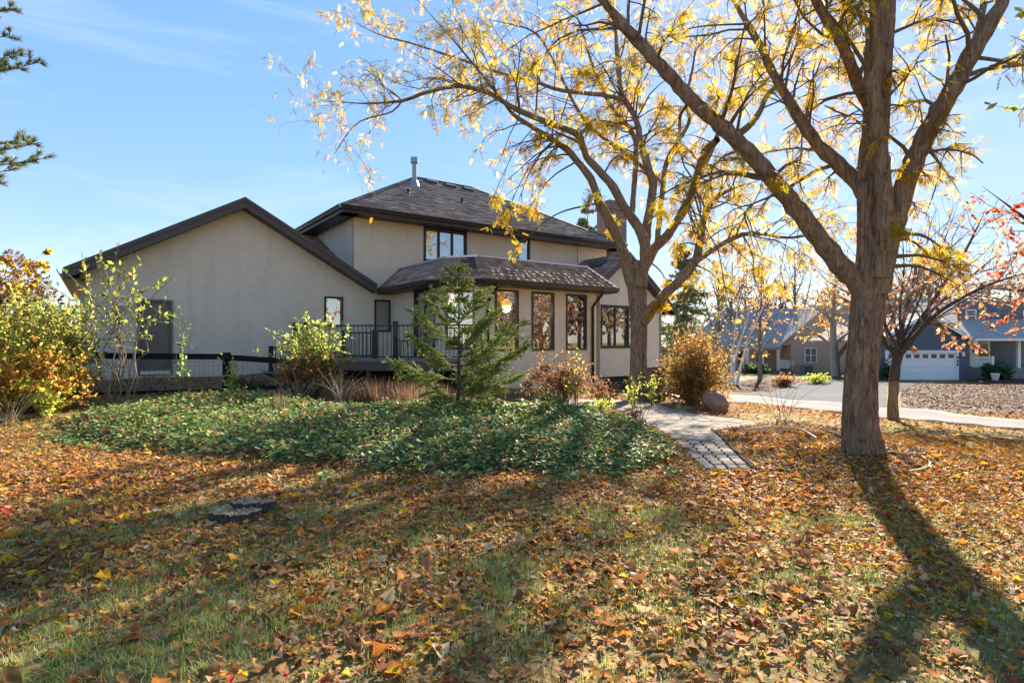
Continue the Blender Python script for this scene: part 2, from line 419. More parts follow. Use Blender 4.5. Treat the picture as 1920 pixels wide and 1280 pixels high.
drive_px = [(1664, 712.5), (1803, 713), (1755, 718.5), (1700, 729), (1668, 741)]
tag(drape('driveway', pxpoly(drive_px), M_asphalt2, .02, 1.0), kind='structure')
def speckmat(name, cols, scale, gscale=.6):
    m, n, bs = newmat(name); bs.inputs['Roughness'].default_value = .95; bs.inputs['Specular IOR Level'].default_value = .1
    v = texc(n); vor = n.nodes.new('ShaderNodeTexVoronoi'); vor.inputs['Scale'].default_value = scale; n.links.new(v, vor.inputs['Vector'])
    k = len(cols); c = ramp(n, vor.outputs['Color'], [(i / (k - 1), q) for i, q in enumerate(cols)])
    n.links.new(c, bs.inputs['Base Color']); bump(n, bs, vor.outputs['Distance'], .8, .05); return m
M_leafbed = speckmat('fallen_leaf_bed', [(.045, .025, .014), (.085, .045, .025), (.13, .07, .04), (.10, .052, .03), (.16, .095, .06)], 11)
M_mulch = speckmat('bark_mulch', [(.045, .028, .016), (.10, .055, .028), (.17, .095, .045), (.24, .15, .075), (.12, .06, .03)], 26)
M_gravel = speckmat('pea_gravel', [(.09, .06, .045), (.19, .13, .10), (.28, .22, .19), (.15, .09, .06), (.30, .20, .13)], 30)
tag(drape('leaf_covered_yard', pxpoly([(1805, 713), (1960, 708), (1990, 795), (1920, 789), (1800, 776), (1690, 762), (1690, 734), (1757, 719)]), M_leafbed, .01, 1.0), kind='structure')
tag(drape('garden_bed', pxpoly([(1338, 731), (1345, 722), (1400, 713), (1470, 709), (1570, 706), (1590, 709), (1462, 727), (1410, 735)]), M_leafbed, .03, 1.0), kind='structure')
M_farlawn = simple('green_far_lawn', (.13, .155, .03), .95, 6, .45, bumps=.6, bscale=20)  # green lawn colour with random tone
tag(drape('far_lawn', pxpoly([(1350, 719), (1385, 711), (1470, 700), (1600, 699), (1640, 708), (1575, 708), (1470, 708), (1400, 713)]), M_farlawn, .018, 1.0), kind='structure')
tag(drape('mulch_bed', pxpoly([(1405, 882), (1480, 888), (1600, 897), (1700, 893), (1755, 868), (1745, 850), (1700, 838), (1640, 815), (1540, 800), (1475, 790), (1425, 797), (1335, 811)]), M_mulch, .012, .3), kind='structure')
tag(drape('house_bed', pxpoly([(130, 790), (480, 800), (1000, 800), (1180, 775), (1250, 765), (1330, 790), (1380, 778), (1320, 765), (1262, 742), (1180, 742), (1000, 735), (700, 720), (480, 725)]), M_mulch, .010, .4), kind='structure')
tag(drape('gravel_yard', [(-11.5, 12.75), (-4.8, 13.8), (-5.2, 17.5), (-7.5, 16.9), (-11.6, 14.2)], M_gravel, .015, .4), kind='structure')

# ------------------------------------------------------------------ house frame of reference: a along the front, c into the depth
UX, UY = .811, .585
UX, UY = UX / math.hypot(.811, .585), UY / math.hypot(.811, .585)
def H(a, c, z): return Vector((UX * a - UY * c, UY * a + UX * c, z))
U3 = Vector((UX, UY, 0)); V3 = Vector((-UY, UX, 0)); Z3 = Vector((0, 0, 1))

def wall(name, p0, p1, bottom, top, holes, mat, parent, thick=.16, inward=None):
    """vertical wall from p0 to p1 (xy), bottom/top: lists of (s,z); holes (s0,s1,z0,z1). Solidified inwards."""
    p0 = Vector((p0[0], p0[1], 0)); p1 = Vector((p1[0], p1[1], 0)); d = (p1 - p0); Ln = d.length; d.normalize()
    nrm = Vector((d.y, -d.x, 0))           # outward = to the right of the walking direction
    ss = sorted({round(q, 3) for q in [0, Ln] + [b[0] for b in bottom] + [t[0] for t in top] + [x for hh in holes for x in hh[:2]]})
    ss = [q for q in ss if -1e-3 <= q <= Ln + 2e-3]
    ip = lambda L_, s: float(np.interp(s, [q[0] for q in L_], [q[1] for q in L_]))
    mb = MB()
    for s0, s1 in zip(ss[:-1], ss[1:]):
        sm = (s0 + s1) / 2
        hs = sorted([hh for hh in holes if hh[0] < sm < hh[1]], key=lambda q: q[2])
        lo = (ip(bottom, s0 + 1e-7), ip(bottom, s1 - 1e-7)); hi = (ip(top, s0 + 1e-7), ip(top, s1 - 1e-7))
        segs = []; cur = lo
        for hh in hs: segs.append((cur, (hh[2], hh[2]))); cur = (hh[3], hh[3])
        segs.append((cur, hi))
        for (b0, b1), (t0, t1) in segs:
            if t0 - b0 < 1e-4 and t1 - b1 < 1e-4: continue
            mb.add([p0 + d * s0 + Z3 * b0, p0 + d * s1 + Z3 * b1, p0 + d * s1 + Z3 * t1, p0 + d * s0 + Z3 * t0], [(0, 1, 2, 3)])
    me = bpy.data.meshes.new(name); me.from_pydata(mb.v, [], mb.f)
    bm = bmesh.new(); bm.from_mesh(me); bmesh.ops.remove_doubles(bm, verts=bm.verts[:], dist=1e-4)
    for f in bm.faces:
        if f.normal.dot(nrm) < 0: f.normal_flip()
    ed = [e for e in bm.edges if e.is_boundary]
    fr = bmesh.ops.duplicate(bm, geom=bm.verts[:] + bm.edges[:] + bm.faces[:])
    mp_ = fr['vert_map']
    for v in [g for g in fr['geom'] if isinstance(g, bmesh.types.BMVert)]: v.co -= nrm * thick
    for f in [g for g in fr['geom'] if isinstance(g, bmesh.types.BMFace)]: f.normal_flip()
    for e in ed:
        a, b = e.verts
        try: bm.faces.new((b, a, mp_[a], mp_[b]))
        except Exception: pass
    bm.to_mesh(me); bm.free()
    return link(name, me, parent, mat)

def window(parent, p0, d, nrm, s0, s1, z0, z1, mats, name='window', split=0, fw=.06, depth=.10, proud=.03, hbar=None, label=None, inset=None):
    """framed window on a wall line: p0 + d*s ; nrm outward. split = number of panes side by side"""
    p0 = Vector((p0[0], p0[1], 0)); fm, gm = mats
    def P(s, z, o): return p0 + d * s + Z3 * z + nrm * o
    mid = proud - depth / 2
    root = MB()       # outer frame
    for (a, b, zA, zB) in ((s0, s1, z0, z0 + fw), (s0, s1, z1 - fw, z1)):
        root.box(P((a + b) / 2, (zA + zB) / 2, mid), d * (b - a) / 2, nrm * depth / 2, Z3 * (zB - zA) / 2)
    for a in (s0, s1 - fw):
        root.box(P(a + fw / 2, (z0 + z1) / 2, mid - .001), d * fw / 2, nrm * (depth / 2 - .001), Z3 * ((z1 - z0) / 2 - fw))
    fr = root.build(name, fm, parent)
    if label: fr['label'] = label
    n = max(1, split); wtot = (s1 - s0) - 2 * fw; pw = wtot / n
    for i in range(n):
        a = s0 + fw + i * pw; b = a + pw
        if n > 1:
            sb = MB(); q = .045
            for (x0, x1, y0, y1) in ((a, b, z0 + fw, z0 + fw + q), (a, b, z1 - fw - q, z1 - fw), (a, a + q, z0 + fw + q, z1 - fw - q), (b - q, b, z0 + fw + q, z1 - fw - q)):
                sb.box(P((x0 + x1) / 2, (y0 + y1) / 2, mid - .012), d * ((x1 - x0) / 2 - .001), nrm * .03, Z3 * ((y1 - y0) / 2))
            sb.build('sash', fm, fr); a += q; b -= q
        gl = MB(); gl.box(P((a + b) / 2, (z0 + z1) / 2, mid - .02), d * ((b - a) / 2), nrm * .004, Z3 * ((z1 - z0) / 2 - fw))
        gl.build('pane', gm, fr)
    return fr

house = empty('house', H(10, 18, .3))
tag(house, 'two storey tan stucco house with dark brown trim, garage gable and sunroom', 'house')
WG = (M_wframe, M_glass); WB = (M_bframe, M_glass)
cG = 18.3                       # plane of the garage gable and of the main front wall
aL, aR = -.15, 6.9              # garage wall
base = .2
# garage gable wall (runs right), with door and window openings
dA0 = 1.37; dA1 = 2.30
def onplane(px, c):             # a coordinate of a pixel column on the plane c = const
    k = (px - 960) / F; Y = c / (UX - UY * k); return UX * k * Y + UY * Y
def zplane(px, py, c):
    k = (px - 960) / F; Y = c / (UX - UY * k); return CAMZ - (py - 640) / F * Y
door_a = (onplane(257, cG), onplane(324, cG)); door_z = (zplane(290, 701, cG), zplane(290, 561, cG))
gw_a = (onplane(608, cG), onplane(643, cG)); gw_z = (zplane(625, 612, cG), zplane(625, 556, cG))
bw_a = (onplane(702, cG), onplane(731.5, cG)); bw_z = (zplane(715, 622, cG), zplane(715, 562, cG))
apexA, apexZ, eaveZ = 3.42, 5.62, 3.42
pit = .565
aLw = onplane(150, cG)
def gtop(a): return apexZ - .16 - abs(a - apexA) * pit
s0 = aLw; aEnd = 8.08
topG = [(0, gtop(aLw)), (apexA - s0, gtop(apexA)), (6.8 - s0, gtop(6.8)), (7.2 - s0, 3.3), (aEnd - s0, 3.3)]
wall('wall', H(s0, cG, 0), H(aEnd, cG, 0), [(0, base), (aEnd - s0, base)], topG,
     [(door_a[0] - s0, door_a[1] - s0, door_z[0], door_z[1]), (gw_a[0] - s0, gw_a[1] - s0, *gw_z), (bw_a[0] - s0, bw_a[1] - s0, *bw_z)], M_stucco, house)
wall('wall', H(s0, cG + 11, 0), H(s0, cG, 0), [(0, base), (11, base)], [(0, gtop(aLw)), (11, gtop(aLw))], [], M_stucco, house)   # garage left side
NF = -V3                        # outward normal of the front walls
window(house, H(0, cG, 0), U3, NF, gw_a[0], gw_a[1], *gw_z, WB)
wb = window(house, H(0, cG, 0), U3, NF, bw_a[0], bw_a[1], *bw_z, WB)
m = MB(); m.box(H((bw_a[0] + bw_a[1]) / 2, cG + .13, (bw_z[0] + bw_z[1]) / 2 + .12), U3 * .34, V3 * .004, Z3 * (bw_z[1] - bw_z[0] - .3) / 2); m.build('roller_blind', M_shade, wb)
# main two storey block
eZ = 5.81; mA0, mA1, mC1 = 6.8, 18.4, 27.0
w2 = (onplane(794, cG), onplane(875, cG)); w2z = (zplane(835, 494, cG), zplane(835, 427, cG))
w3 = (onplane(970, cG), onplane(993, cG)); w3z = (zplane(980, 494, cG), zplane(980, 440, cG))
wall('wall', H(mA0, cG - .004, 0), H(mA1, cG - .004, 0), [(0, 3.2), (mA1 - mA0, 3.2)], [(0, eZ + .02), (mA1 - mA0, eZ + .02)],
     [(w2[0] - mA0, w2[1] - mA0, *w2z), (w3[0] - mA0, w3[1] - mA0, *w3z)], M_stucco, house)
wall('wall', H(mA0, mC1, 0), H(mA0, cG + .03, 0), [(0, 3.25), (mC1 - cG - .03, 3.25)], [(0, eZ + .02), (mC1 - cG - .03, eZ + .02)], [], M_stucco, house)
wall('wall', H(mA1, cG, 0), H(mA1, mC1, 0), [(0, -1.2), (mC1 - cG, -1.2)], [(0, eZ + .02), (mC1 - cG, eZ + .02)], [], M_stucco, house)
wall('wall', H(mA1, mC1, 0), H(s0, mC1, 0), [(0, -.6), (mA1 - s0, -.6)], [(0, eZ - .1), (mA1 - mA0, eZ - .1), (mA1 - mA0 + .01, 3.3), (mA1 - s0, 3.3)], [], M_stucco, house)
window(house, H(0, cG - .004, 0), U3, NF, w2[0], w2[1], *w2z, WB, split=3)
wr = window(house, H(0, cG - .004, 0), U3, NF, w3[0], w3[1], *w3z, WB)
m = MB(); m.box(H((w3[0] + w3[1]) / 2 + .05, cG + .2, (w3z[0] + w3z[1]) / 2), U3 * .26, V3 * .01, Z3 * .55); m.build('curtain', M_curtain, wr)['label'] = 'red curtain behind the upper window'
# corner trim line and service wire on the main wall
m = MB(); m.tube([H(onplane(1082, cG), cG - .02, eZ - .05), H(onplane(1082, cG), cG - .02, 4.55), H(onplane(1086, cG), cG - .02, 4.3)], .008, 5); m.build('service_wire', M_black, house)
# sunroom
sL, sF, sR_ = 8.08, 13.85, 13.62
c1 = (sL, 14.87); c2 = (9.10, sF)
sb0, st0 = -.1, 3.22
def WL(p0, p1, holes, zb=sb0, zt=st0):
    Ln = (p1 - p0).length
    return wall('wall', p0, p1, [(0, zb), (Ln, zb)], [(0, zt), (Ln, zt)], holes, M_stucco, house)
def sa(px, fix, axis):          # coordinate along a wall where a pixel column meets it
    k = (px - 960) / F
    if axis == 'a': return onplane(px, fix)
    # a = fix ; X=UX a-UY c ; Y=UY a+UX c ; X=kY
    return (UX * fix - k * UY * fix) / (UY + k * UX)
dc0, dc1 = sa(777, sL, 'c'), sa(816, sL, 'c')
floorZ = 1.0
WL(H(sL, cG, 0), H(*c1, 0), [(cG - dc0, cG - dc1, floorZ, 3.12)])
pc1, pc2 = H(*c1, 0), H(*c2, 0); dch = (pc2 - pc1).normalized(); nch = Vector((dch.y, -dch.x, 0))
def schamf(px):
    k = (px - 960) / F     # pc1 + t dch on ray X=kY
    return (k * pc1.y - pc1.x) / (dch.x - k * dch.y)
ch0, ch1 = schamf(835), schamf(890)
WL(pc1, pc2, [(ch0, ch1, 1.27, 2.98)])
fw_ = [(onplane(928, sF), onplane(972, sF)), (onplane(996.5, sF), onplane(1039, sF)), (onplane(1061, sF), onplane(1100, sF))]
fz = (zplane(1018, 657, sF), zplane(1018, 547.5, sF))
fzs = [(fz[0], zplane(950, 543.5, sF)), fz, (fz[0], zplane(1080, 552.5, sF))]
fz_top = sum(q[1] for q in fzs) / 3
WL(H(*c2, 0), H(sR_, sF, 0), [(a - c2[0], b - c2[0], fz[0], fz_top) for a, b in fw_])
WL(H(sR_, sF, 0), H(sR_, cG, 0), [])
window(house, pc1, dch, nch, ch0, ch1, 1.27, 2.98, WG)
for a, b in fw_: window(house, H(0, sF, 0), U3, NF, a, b, fz[0], fz_top, WG)
# sliding door on the sunroom's left wall
dl = window(house, H(sL, 0, 0), V3, -U3, dc1, dc0, floorZ, 3.12, WB, name='sliding_door', split=2, fw=.07)
# interior floor, rear partitions of the sunroom so that the panes look into a room
m = MB(); m.prism([H(sL + .2, cG, .96), H(sL + .2, 15.0, .96), H(9.2, 14.05, .96), H(sR_ - .2, 14.05, .96), H(sR_ - .2, 24, .96), H(sL + .2, 24, .96)], (0, 0, .03)); m.build('interior_floor', M_deckboard, house)
m = MB(); m.box(H(12.5, 24, 3.2), U3 * 5.5, V3 * .05, Z3 * 2.3); m.build('interior_wall', M_cream, house)
m = MB(); m.box(H(12.6, 21.2, 3.32), U3 * 5.75, V3 * 5.7 * .5, Z3 * .04); m.build('interior_floor', M_cream, house)
# wall lantern by the sliding door
lp = pc1 + dch * .14 + nch * .08
m = MB(); m.box(lp + Z3 * 2.82, dch * .045, nch * .05, Z3 * .14); m.box(lp + Z3 * 2.98, dch * .06, nch * .065, Z3 * .012); m.box(lp + Z3 * 2.67, dch * .05, nch * .055, Z3 * .01); m.build('wall_lantern', M_black, house)
# pendant lamps lit inside
def pendant(p, r=.17):
    root = empty('pendant_lamp', p + Z3 * .0)
    m = MB(); m.tube([p + Z3 * z for z in (-.12, -.08, 0, .08, .11)], [r, r * .98, r * .85, r * .5, .03], 16); m.build('lamp_shade', M_lamp, root, True)
    m = MB(); m.tube([p + Z3 * .1, p + Z3 * (3.2 - p.z)], .008, 5); m.build('cord', M_black, root)
    ld = bpy.data.lights.new('pendant_glow', 'POINT'); ld.energy = 12; ld.color = (1, .7, .4); ld.shadow_soft_size = .15
    lo = bpy.data.objects.new('pendant_glow', ld); COL.objects.link(lo); lo.parent = root; lo.location = (0, 0, -.2)
    return root
tag(pendant(at(846, 557, 18.6)), 'lit warm pendant lamp seen through the angled sunroom window', 'lamp', 'sunroom pendant lamps')
tag(pendant(at(950, 566, 18.4)), 'lit warm pendant lamp behind leftmost of the three front sunroom windows', 'lamp', 'sunroom pendant lamps')
# right wing with its own gable
wC, wA0, wA1 = 16.0, 13.7, 19.35
wApA, wApZ, wPit = 17.0, 5.0, .76
rw_a = (onplane(1126, wC), 18.15); rw_z = (zplane(1127, 653, wC), zplane(1127, 571, wC))
wt = lambda a: wApZ - .14 - abs(a - wApA) * wPit
wall('wall', H(wA0, wC, 0), H(wA1, wC, 0), [(0, .12), (3.9, .12), (3.901, -1.2), (wA1 - wA0, -1.2)], [(0, wt(wA0)), (wApA - wA0, wt(wApA)), (wA1 - wA0, wt(wA1))],
     [(rw_a[0] - wA0, rw_a[1] - wA0, *rw_z)], M_stucco, house)
wall('wall', H(wA1, wC, 0), H(wA1, cG + 2, 0), [(0, -1.2), (cG + 2 - wC, -1.2)], [(0, wt(wA1)), (cG + 2 - wC, wt(wA1))], [], M_stucco, house)
window(house, H(0, wC, 0), U3, NF, rw_a[0], rw_a[1], *rw_z, WB, split=3)
m = MB(); m.box(H(15.6, wC + .25, -.35), U3 * 1.95, V3 * .06, Z3 * .47); m.build('window_well_shade', simple('void_black', (.03, .028, .026), .9), house)  # near-black panel puts in the shade of the open window well

# ---------------- roofs
SHC = [(.29, .225, .185), (.235, .18, .148), (.34, .27, .222), (.195, .148, .122)]
tab_mesh = {}
def shingles(parent, A, B, C, D, exp=.145, tabw=.30, thick=.016, indiv=False, cols=SHC, name='shingle', colmul=1.0):
    """trapezoid roof face A-B (eave, left to right) up to D-C; A,B,C,D Vectors"""
    A, B, C, D = map(Vector, (A, B, C, D))
    e1 = (B - A).normalized(); nrm = e1.cross(D - A).normalized()
    if nrm.z < 0: nrm = -nrm
    up = nrm.cross(e1)
    if up.z < 0: up = -up
    hgt = (D - A).dot(up); n = max(1, int(round(hgt / exp))); ex = hgt / n
    la, lb = 0.0, (B - A).dot(e1); ld, lc = (D - A).dot(e1), (C - A).dot(e1)
    bat = Batch(); cnt = 0
    for j in range(n):
        t0, t1 = j / n, (j + 1) / n
        x = min(la, ld) - rng.random() * tabw
        while x < max(lb, lc):
            wd = tabw * (.7 + .6 * rng.random()) if not indiv else tabw * (1.0 if rng.random() < .6 else .62)
            x0, x1 = x, x + wd - .006; x += wd
            l0, l1 = la + (ld - la) * t0, la + (ld - la) * t1; r0, r1 = lb + (lc - lb) * t0, lb + (lc - lb) * t1
            if x1 <= min(l0, l1) or x0 >= max(r0, r1): continue
            th = thick * (1 if rng.random() < .55 else .45)
            col = np.array(cols[rng.integers(len(cols))]) * (1 + .12 * rng.standard_normal()) * colmul
            inside = x0 > max(l0, l1) and x1 < min(r0, r1)
            if indiv and inside and cnt < indiv:
                key = (name, round(wd, 3), round(th, 4), round(ex, 4), rng.integers(4))
                if key not in tab_mesh:
                    w = wd - .006; b = th
                    vs = [(0, 0, b), (w, 0, b), (w, ex + .01, .003), (0, ex + .01, .003), (0, 0, 0), (w, 0, 0), (w, ex + .01, 0), (0, ex + .01, 0)]
                    me = np_mesh('shingle', vs, [np.array([(0, 1, 2, 3), (4, 5, 1, 0), (5, 6, 2, 1), (7, 4, 0, 3)])], np.tile(col, (8, 1)))
                    me.materials.append(M_vcol); tab_mesh[key] = me
                o = link(name, tab_mesh[key], parent)
                p = A + e1 * x0 + up * (j * ex) + nrm * .004
                o.matrix_basis = Matrix.Translation(p) @ Matrix((e1, up, nrm)).transposed().to_4x4()
                cnt += 1
            else:
                q = [(max(x0, l0), j * ex), (min(x1, r0), j * ex), (min(x1, r1), (j + 1) * ex + .01), (max(x0, l1), (j + 1) * ex + .01)]
                if q[1][0] <= q[0][0] or q[2][0] <= q[3][0] - .001: 
                    if q[1][0] - q[0][0] <= 0: continue
                    q[2] = (q[3][0], q[2][1])
                V = [A + e1 * u + up * v + nrm * (th if k < 2 else .003) for k, (u, v) in enumerate(q)] + [A + e1 * u + up * v for u, v in q[:2]]
                bat.add(np.array([tuple(v) for v in V]), [np.array([(0, 1, 2, 3), (4, 5, 1, 0)])], np.tile(col, (6, 1)))
    if bat.n:
        o = bat.build('shingle_courses', M_vcol, parent); o['kind'] = 'stuff'
def roofslab(name, polys, parent, thick=.06):
    m = MB()
    for p in polys: m.prism([Vector(q) - Z3 * (thick + .004) for q in p], (0, 0, thick))
    return m.build(name, M_under, parent)
# main hip roof
e0, e1_, ec0, ec1 = 6.2, 19.0, 17.7, 27.6; hw = (ec1 - ec0) / 2; rz = 8.63
hA, hB, hC, hD = H(e0, ec0, eZ), H(e1_, ec0, eZ), H(e1_, ec1, eZ), H(e0, ec1, eZ)
r0, r1 = H(e0 + hw, ec0 + hw, rz), H(e1_ - hw, ec0 + hw, rz)
rf = roofslab('roof', [[hA, hB, r1, r0], [hD, hA, r0], [hB, hC, r1], [hC, hD, r0, r1]], house)
shingles(rf, hA, hB, r1, r0, .145, .30)
shingles(rf, hD, hA, r0, r0, .3, .6); shingles(rf, hB, hC, r1, r1, .3, .6); shingles(rf, hC, hD, r0, r1, .3, .6)
def capline(a, b, parent, w=.15, n=None):
    a = Vector(a); b = Vector(b); L_ = (b - a).length; n = n or int(L_ / .16); d = (b - a) / n; bat = Batch()
    sd = d.cross(Z3).normalized() * w; up_ = sd.cross(d).normalized()
    if up_.z < 0: up_ = -up_
    for i in range(n):
        p = a + d * i; q = p + d * 1.06
        V = [p - sd - up_ * .02 + up_ * .012, p + up_ * .045, p + sd - up_ * .02 + up_ * .012, q - sd - up_ * .02, q + up_ * .03, q + sd - up_ * .02, p - sd - up_ * .04, p + up_ * .0, p + sd - up_ * .04]
        col = np.array(SHC[rng.integers(4)]) * (1 + .1 * rng.standard_normal())
        bat.add(np.array([tuple(v) for v in V]), [np.array([(0, 1, 4, 3), (1, 2, 5, 4), (6, 7, 1, 0), (7, 8, 2, 1)])], np.tile(col, (9, 1)))
    o = bat.build('ridge_cap', M_vcol, parent); o['kind'] = 'stuff'
capline(r0, r1, rf); capline(hA, r0, rf); capline(hB, r1, rf); capline(hD, r0, rf)
# soffit, fascia and gutter along the eaves
def eave(parent, p, q, nrm, zt, wallgap, fas=.20, gut=True, gname='gutter'):
    """p,q eave ends (top outer edge), nrm outward"""
    p = Vector(p); q = Vector(q); d = (q - p).normalized(); L_ = (q - p).length; mid = (p + q) / 2
    m = MB(); m.box(mid - nrm * .012 - Z3 * (.02 + fas / 2), d * L_ / 2, nrm * .012, Z3 * fas / 2); m.build('fascia', M_fascia, parent)
    m = MB(); m.box(mid - nrm * (wallgap / 2 + .024) - Z3 * (fas + .005), d * (L_ / 2 - .0), nrm * wallgap / 2, Z3 * .008); m.build('soffit', M_fascia, parent)
    if gut:
        m = MB(); s = .125; prof = [(0, .0), (0, -.115), (.07, -.125), (.10, -.06), (s, -.03), (s, .0), (s - .012, .0), (s - .014, -.02), (.09, -.05), (.06, -.11), (.012, -.10), (.012, 0)]
        m.prism([p + nrm * (x + .003) + Z3 * (y - .012) - d * .0 for x, y in prof], d * L_); m.build(gname, M_gutter, parent)
eave(house, hA, hB, NF, eZ, .6, .22); eave(house, hD, hA, -U3, eZ, .6, .22); eave(house, hB, hC, U3, eZ, .6, .22); eave(house, hC, hD, V3, eZ, .6, .22)
# flue pipe, vents
fb = at(777, 345, 23.6); 
m = MB(); m.tube([fb - Z3 * .25, fb + Z3 * .12, fb + Z3 * .16], [.30, .13, .10], 16); m.tube([fb, fb + Z3 * 1.05], .095, 14); m.tube([fb + Z3 * .83, fb + Z3 * .86, fb + Z3 * 1.08, fb + Z3 * 1.1], [.11, .155, .155, .1], 14)
m.build('flue_pipe', M_vent, house, False)
nF = (hB - hA).cross(r0 - hA).normalized(); nF = nF if nF.z > 0 else -nF
upF = nF.cross(U3); upF = upF if upF.z > 0 else -upF
def onroof(px, py, P0=hA, n=nF):
    d = at(px, py, 1) - Vector((0, 0, CAMZ)); o = Vector((0, 0, CAMZ)); t = (P0 - o).dot(n) / d.dot(n); return o + d * t
for (px, py) in ((808, 343), (843, 350.5), (877, 357)):
    p = onroof(px, py); m = MB()
    m.prism([p - U3 * .24 + upF * y + nF * z for y, z in ((-.14, -.02), (-.16, .07), (-.12, .12), (.02, .13), (.2, .03), (.2, -.02))], U3 * .48); m.build('roof_vent', M_rake, rf, bevel=.008)
for (px, py) in ((766, 362), (867, 379)):
    p = onroof(px, py); m = MB(); m.tube([p - nF * .05, p + Z3 * .16, p + Z3 * .17], [.055, .055, .05], 10); m.box(p, U3 * .14, upF * .14, nF * .018); m.build('vent_pipe', M_black, rf)
# chimney
cp = H(19.45, 19.0, 0)
def brickmat():
    m, n, bs = newmat('chimney_brick'); bs.inputs['Roughness'].default_value = .9
    t = n.nodes.new('ShaderNodeTexBrick'); t.inputs['Scale'].default_value = 1; t.inputs['Brick Width'].default_value = .22; t.inputs['Row Height'].default_value = .075; t.inputs['Mortar Size'].default_value = .009
    t.inputs['Color1'].default_value = (.20, .115, .085, 1); t.inputs['Color2'].default_value = (.14, .085, .065, 1); t.inputs['Mortar'].default_value = (.27, .24, .21, 1)
    v = texc(n, (1, 1, 1), 'Object', (R(90), 0, 0)); n.links.new(v, t.inputs['Vector']); n.links.new(t.outputs['Color'], bs.inputs['Base Color']); return m
m = MB(); m.box(cp + Z3 * 4.3, U3 * .55, V3 * .42, Z3 * 3.3); m.box(cp + Z3 * 7.66, U3 * .62, V3 * .49, Z3 * .10); m.box(cp + Z3 * 7.86, U3 * .58, V3 * .45, Z3 * .1); m.build('chimney', brickmat(), house)
# garage gable roof
gA0, gA1, gC0 = apexA - 4.13, apexA + 4.13 + .05, cG - .42
gz = lambda a: apexZ - abs(a - apexA) * pit
gR = [H(gA0, gC0, gz(gA0)), H(apexA, gC0, apexZ), H(apexA, mC1, apexZ), H(gA0, mC1, gz(gA0))]
gR2 = [H(apexA, gC0, apexZ), H(7.35, gC0, gz(7.35)), H(7.35, cG, gz(7.35)), H(6.8, cG + .05, gz(6.8)), H(6.8, mC1, gz(6.8)), H(apexA, mC1, apexZ)]
grf = roofslab('roof', [gR, gR2], house)
shingles(grf, gR[3], gR[0], gR[1], gR[2], .3, .5)
# the cross roof rising towards the back between garage and house
k1, k2, k3 = H(6.78, cG - .2, 3.66), H(6.78, 22.4, 5.60), H(apexA + .05, 22.4, 5.60)
xr = roofslab('roof', [[k1, k2, k3]], house, .03)
shingles(xr, k1 - U3 * .01, k1, k2, k3, .145, .3)
# rake boards and drip edges
def rake(p, q, parent, h=.27, t=.035):
    p = Vector(p); q = Vector(q); d = (q - p).normalized(); n = NF
    m = MB(); m.prism([p - Z3 * .005, q - Z3 * .005, q - Z3 * h, p - Z3 * h], n * t); m.build('rake_board', M_rake, parent)
    m = MB(); m.prism([p + Z3 * .03, q + Z3 * .03, q - Z3 * .09, p - Z3 * .09], n * (t + .022)); o = m.build('rake_trim', M_fascia if False else M_rake, parent); o.location += n * .001
    m = MB(); m.prism([p - Z3 * (h - .01), q - Z3 * (h - .01), q - Z3 * (h - .01) + V3 * .40, p - Z3 * (h - .01) + V3 * .40], (0, 0, .012)); m.build('rake_soffit', M_fascia, parent)
rake(gR[0], gR[1], house); rake(gR[1], H(7.42, gC0, gz(7.42)), house)
eave(house, gR[3], gR[0], -U3, 3, .5, .22)
# sunroom skirt roof
zE, zT = CAMZ + 1.76, CAMZ + 2.48
E = [H(7.6, cG - .02, zE), H(7.6, 14.6, zE), H(8.7, 13.39, zE), H(13.95, 13.39, zE), H(13.95, 16.2, zE)]
T = [H(8.4, cG - .02, zT), H(8.4, 14.95, zT), H(9.03, 14.19, zT), H(13.38, 14.19, zT), H(13.38, 17.2, zT)]
srf = roofslab('roof', [[E[i], E[i + 1], T[i + 1], T[i]] for i in range(4)], house, .05)
shingles(srf, E[0], E[1], T[1], T[0], .145, .30, .02, indiv=95)
shingles(srf, E[1], E[2], T[2], T[1], .145, .30, .02, indiv=30)
shingles(srf, E[2], E[3], T[3], T[2], .145, .30, .02, indiv=140)
shingles(srf, E[3], E[4], T[4], T[3], .145, .30, .02)
for i in (1, 2, 3): capline(E[i], T[i], srf, .13, 7)
m = MB(); m.prism([t - Z3 * .03 for t in (T[0], T[1], T[2], T[3], T[4], H(13.38, cG, zT))], (0, 0, .03)); m.build('flat_roof', M_under, house)
for i in range(4):
    m = MB(); d = (T[i + 1] - T[i]).normalized(); nn = Vector((d.y, -d.x, 0)); m.box((T[i] + T[i + 1]) / 2 + Z3 * .025, d * (T[i + 1] - T[i]).length / 2, nn * .05, Z3 * .028); m.build('metal_flashing', M_flash, house)
for i in range(4):
    d = (E[i + 1] - E[i]).normalized(); nn = Vector((d.y, -d.x, 0)); eave(house, E[i], E[i + 1], nn, zE, .42, .14)
# soffit filling under the eaves of the sunroom
m = MB(); m.prism([e - Z3 * .17 for e in (E[0], E[1], E[2], E[3], E[4], H(sR_, 16.2, zE), H(sR_, sF + .05, zE), H(c2[0], sF + .05, zE), H(c1[0] + .05, c1[1], zE), H(sL + .05, cG, zE))], (0, 0, .012)); m.build('soffit', M_fascia, house)
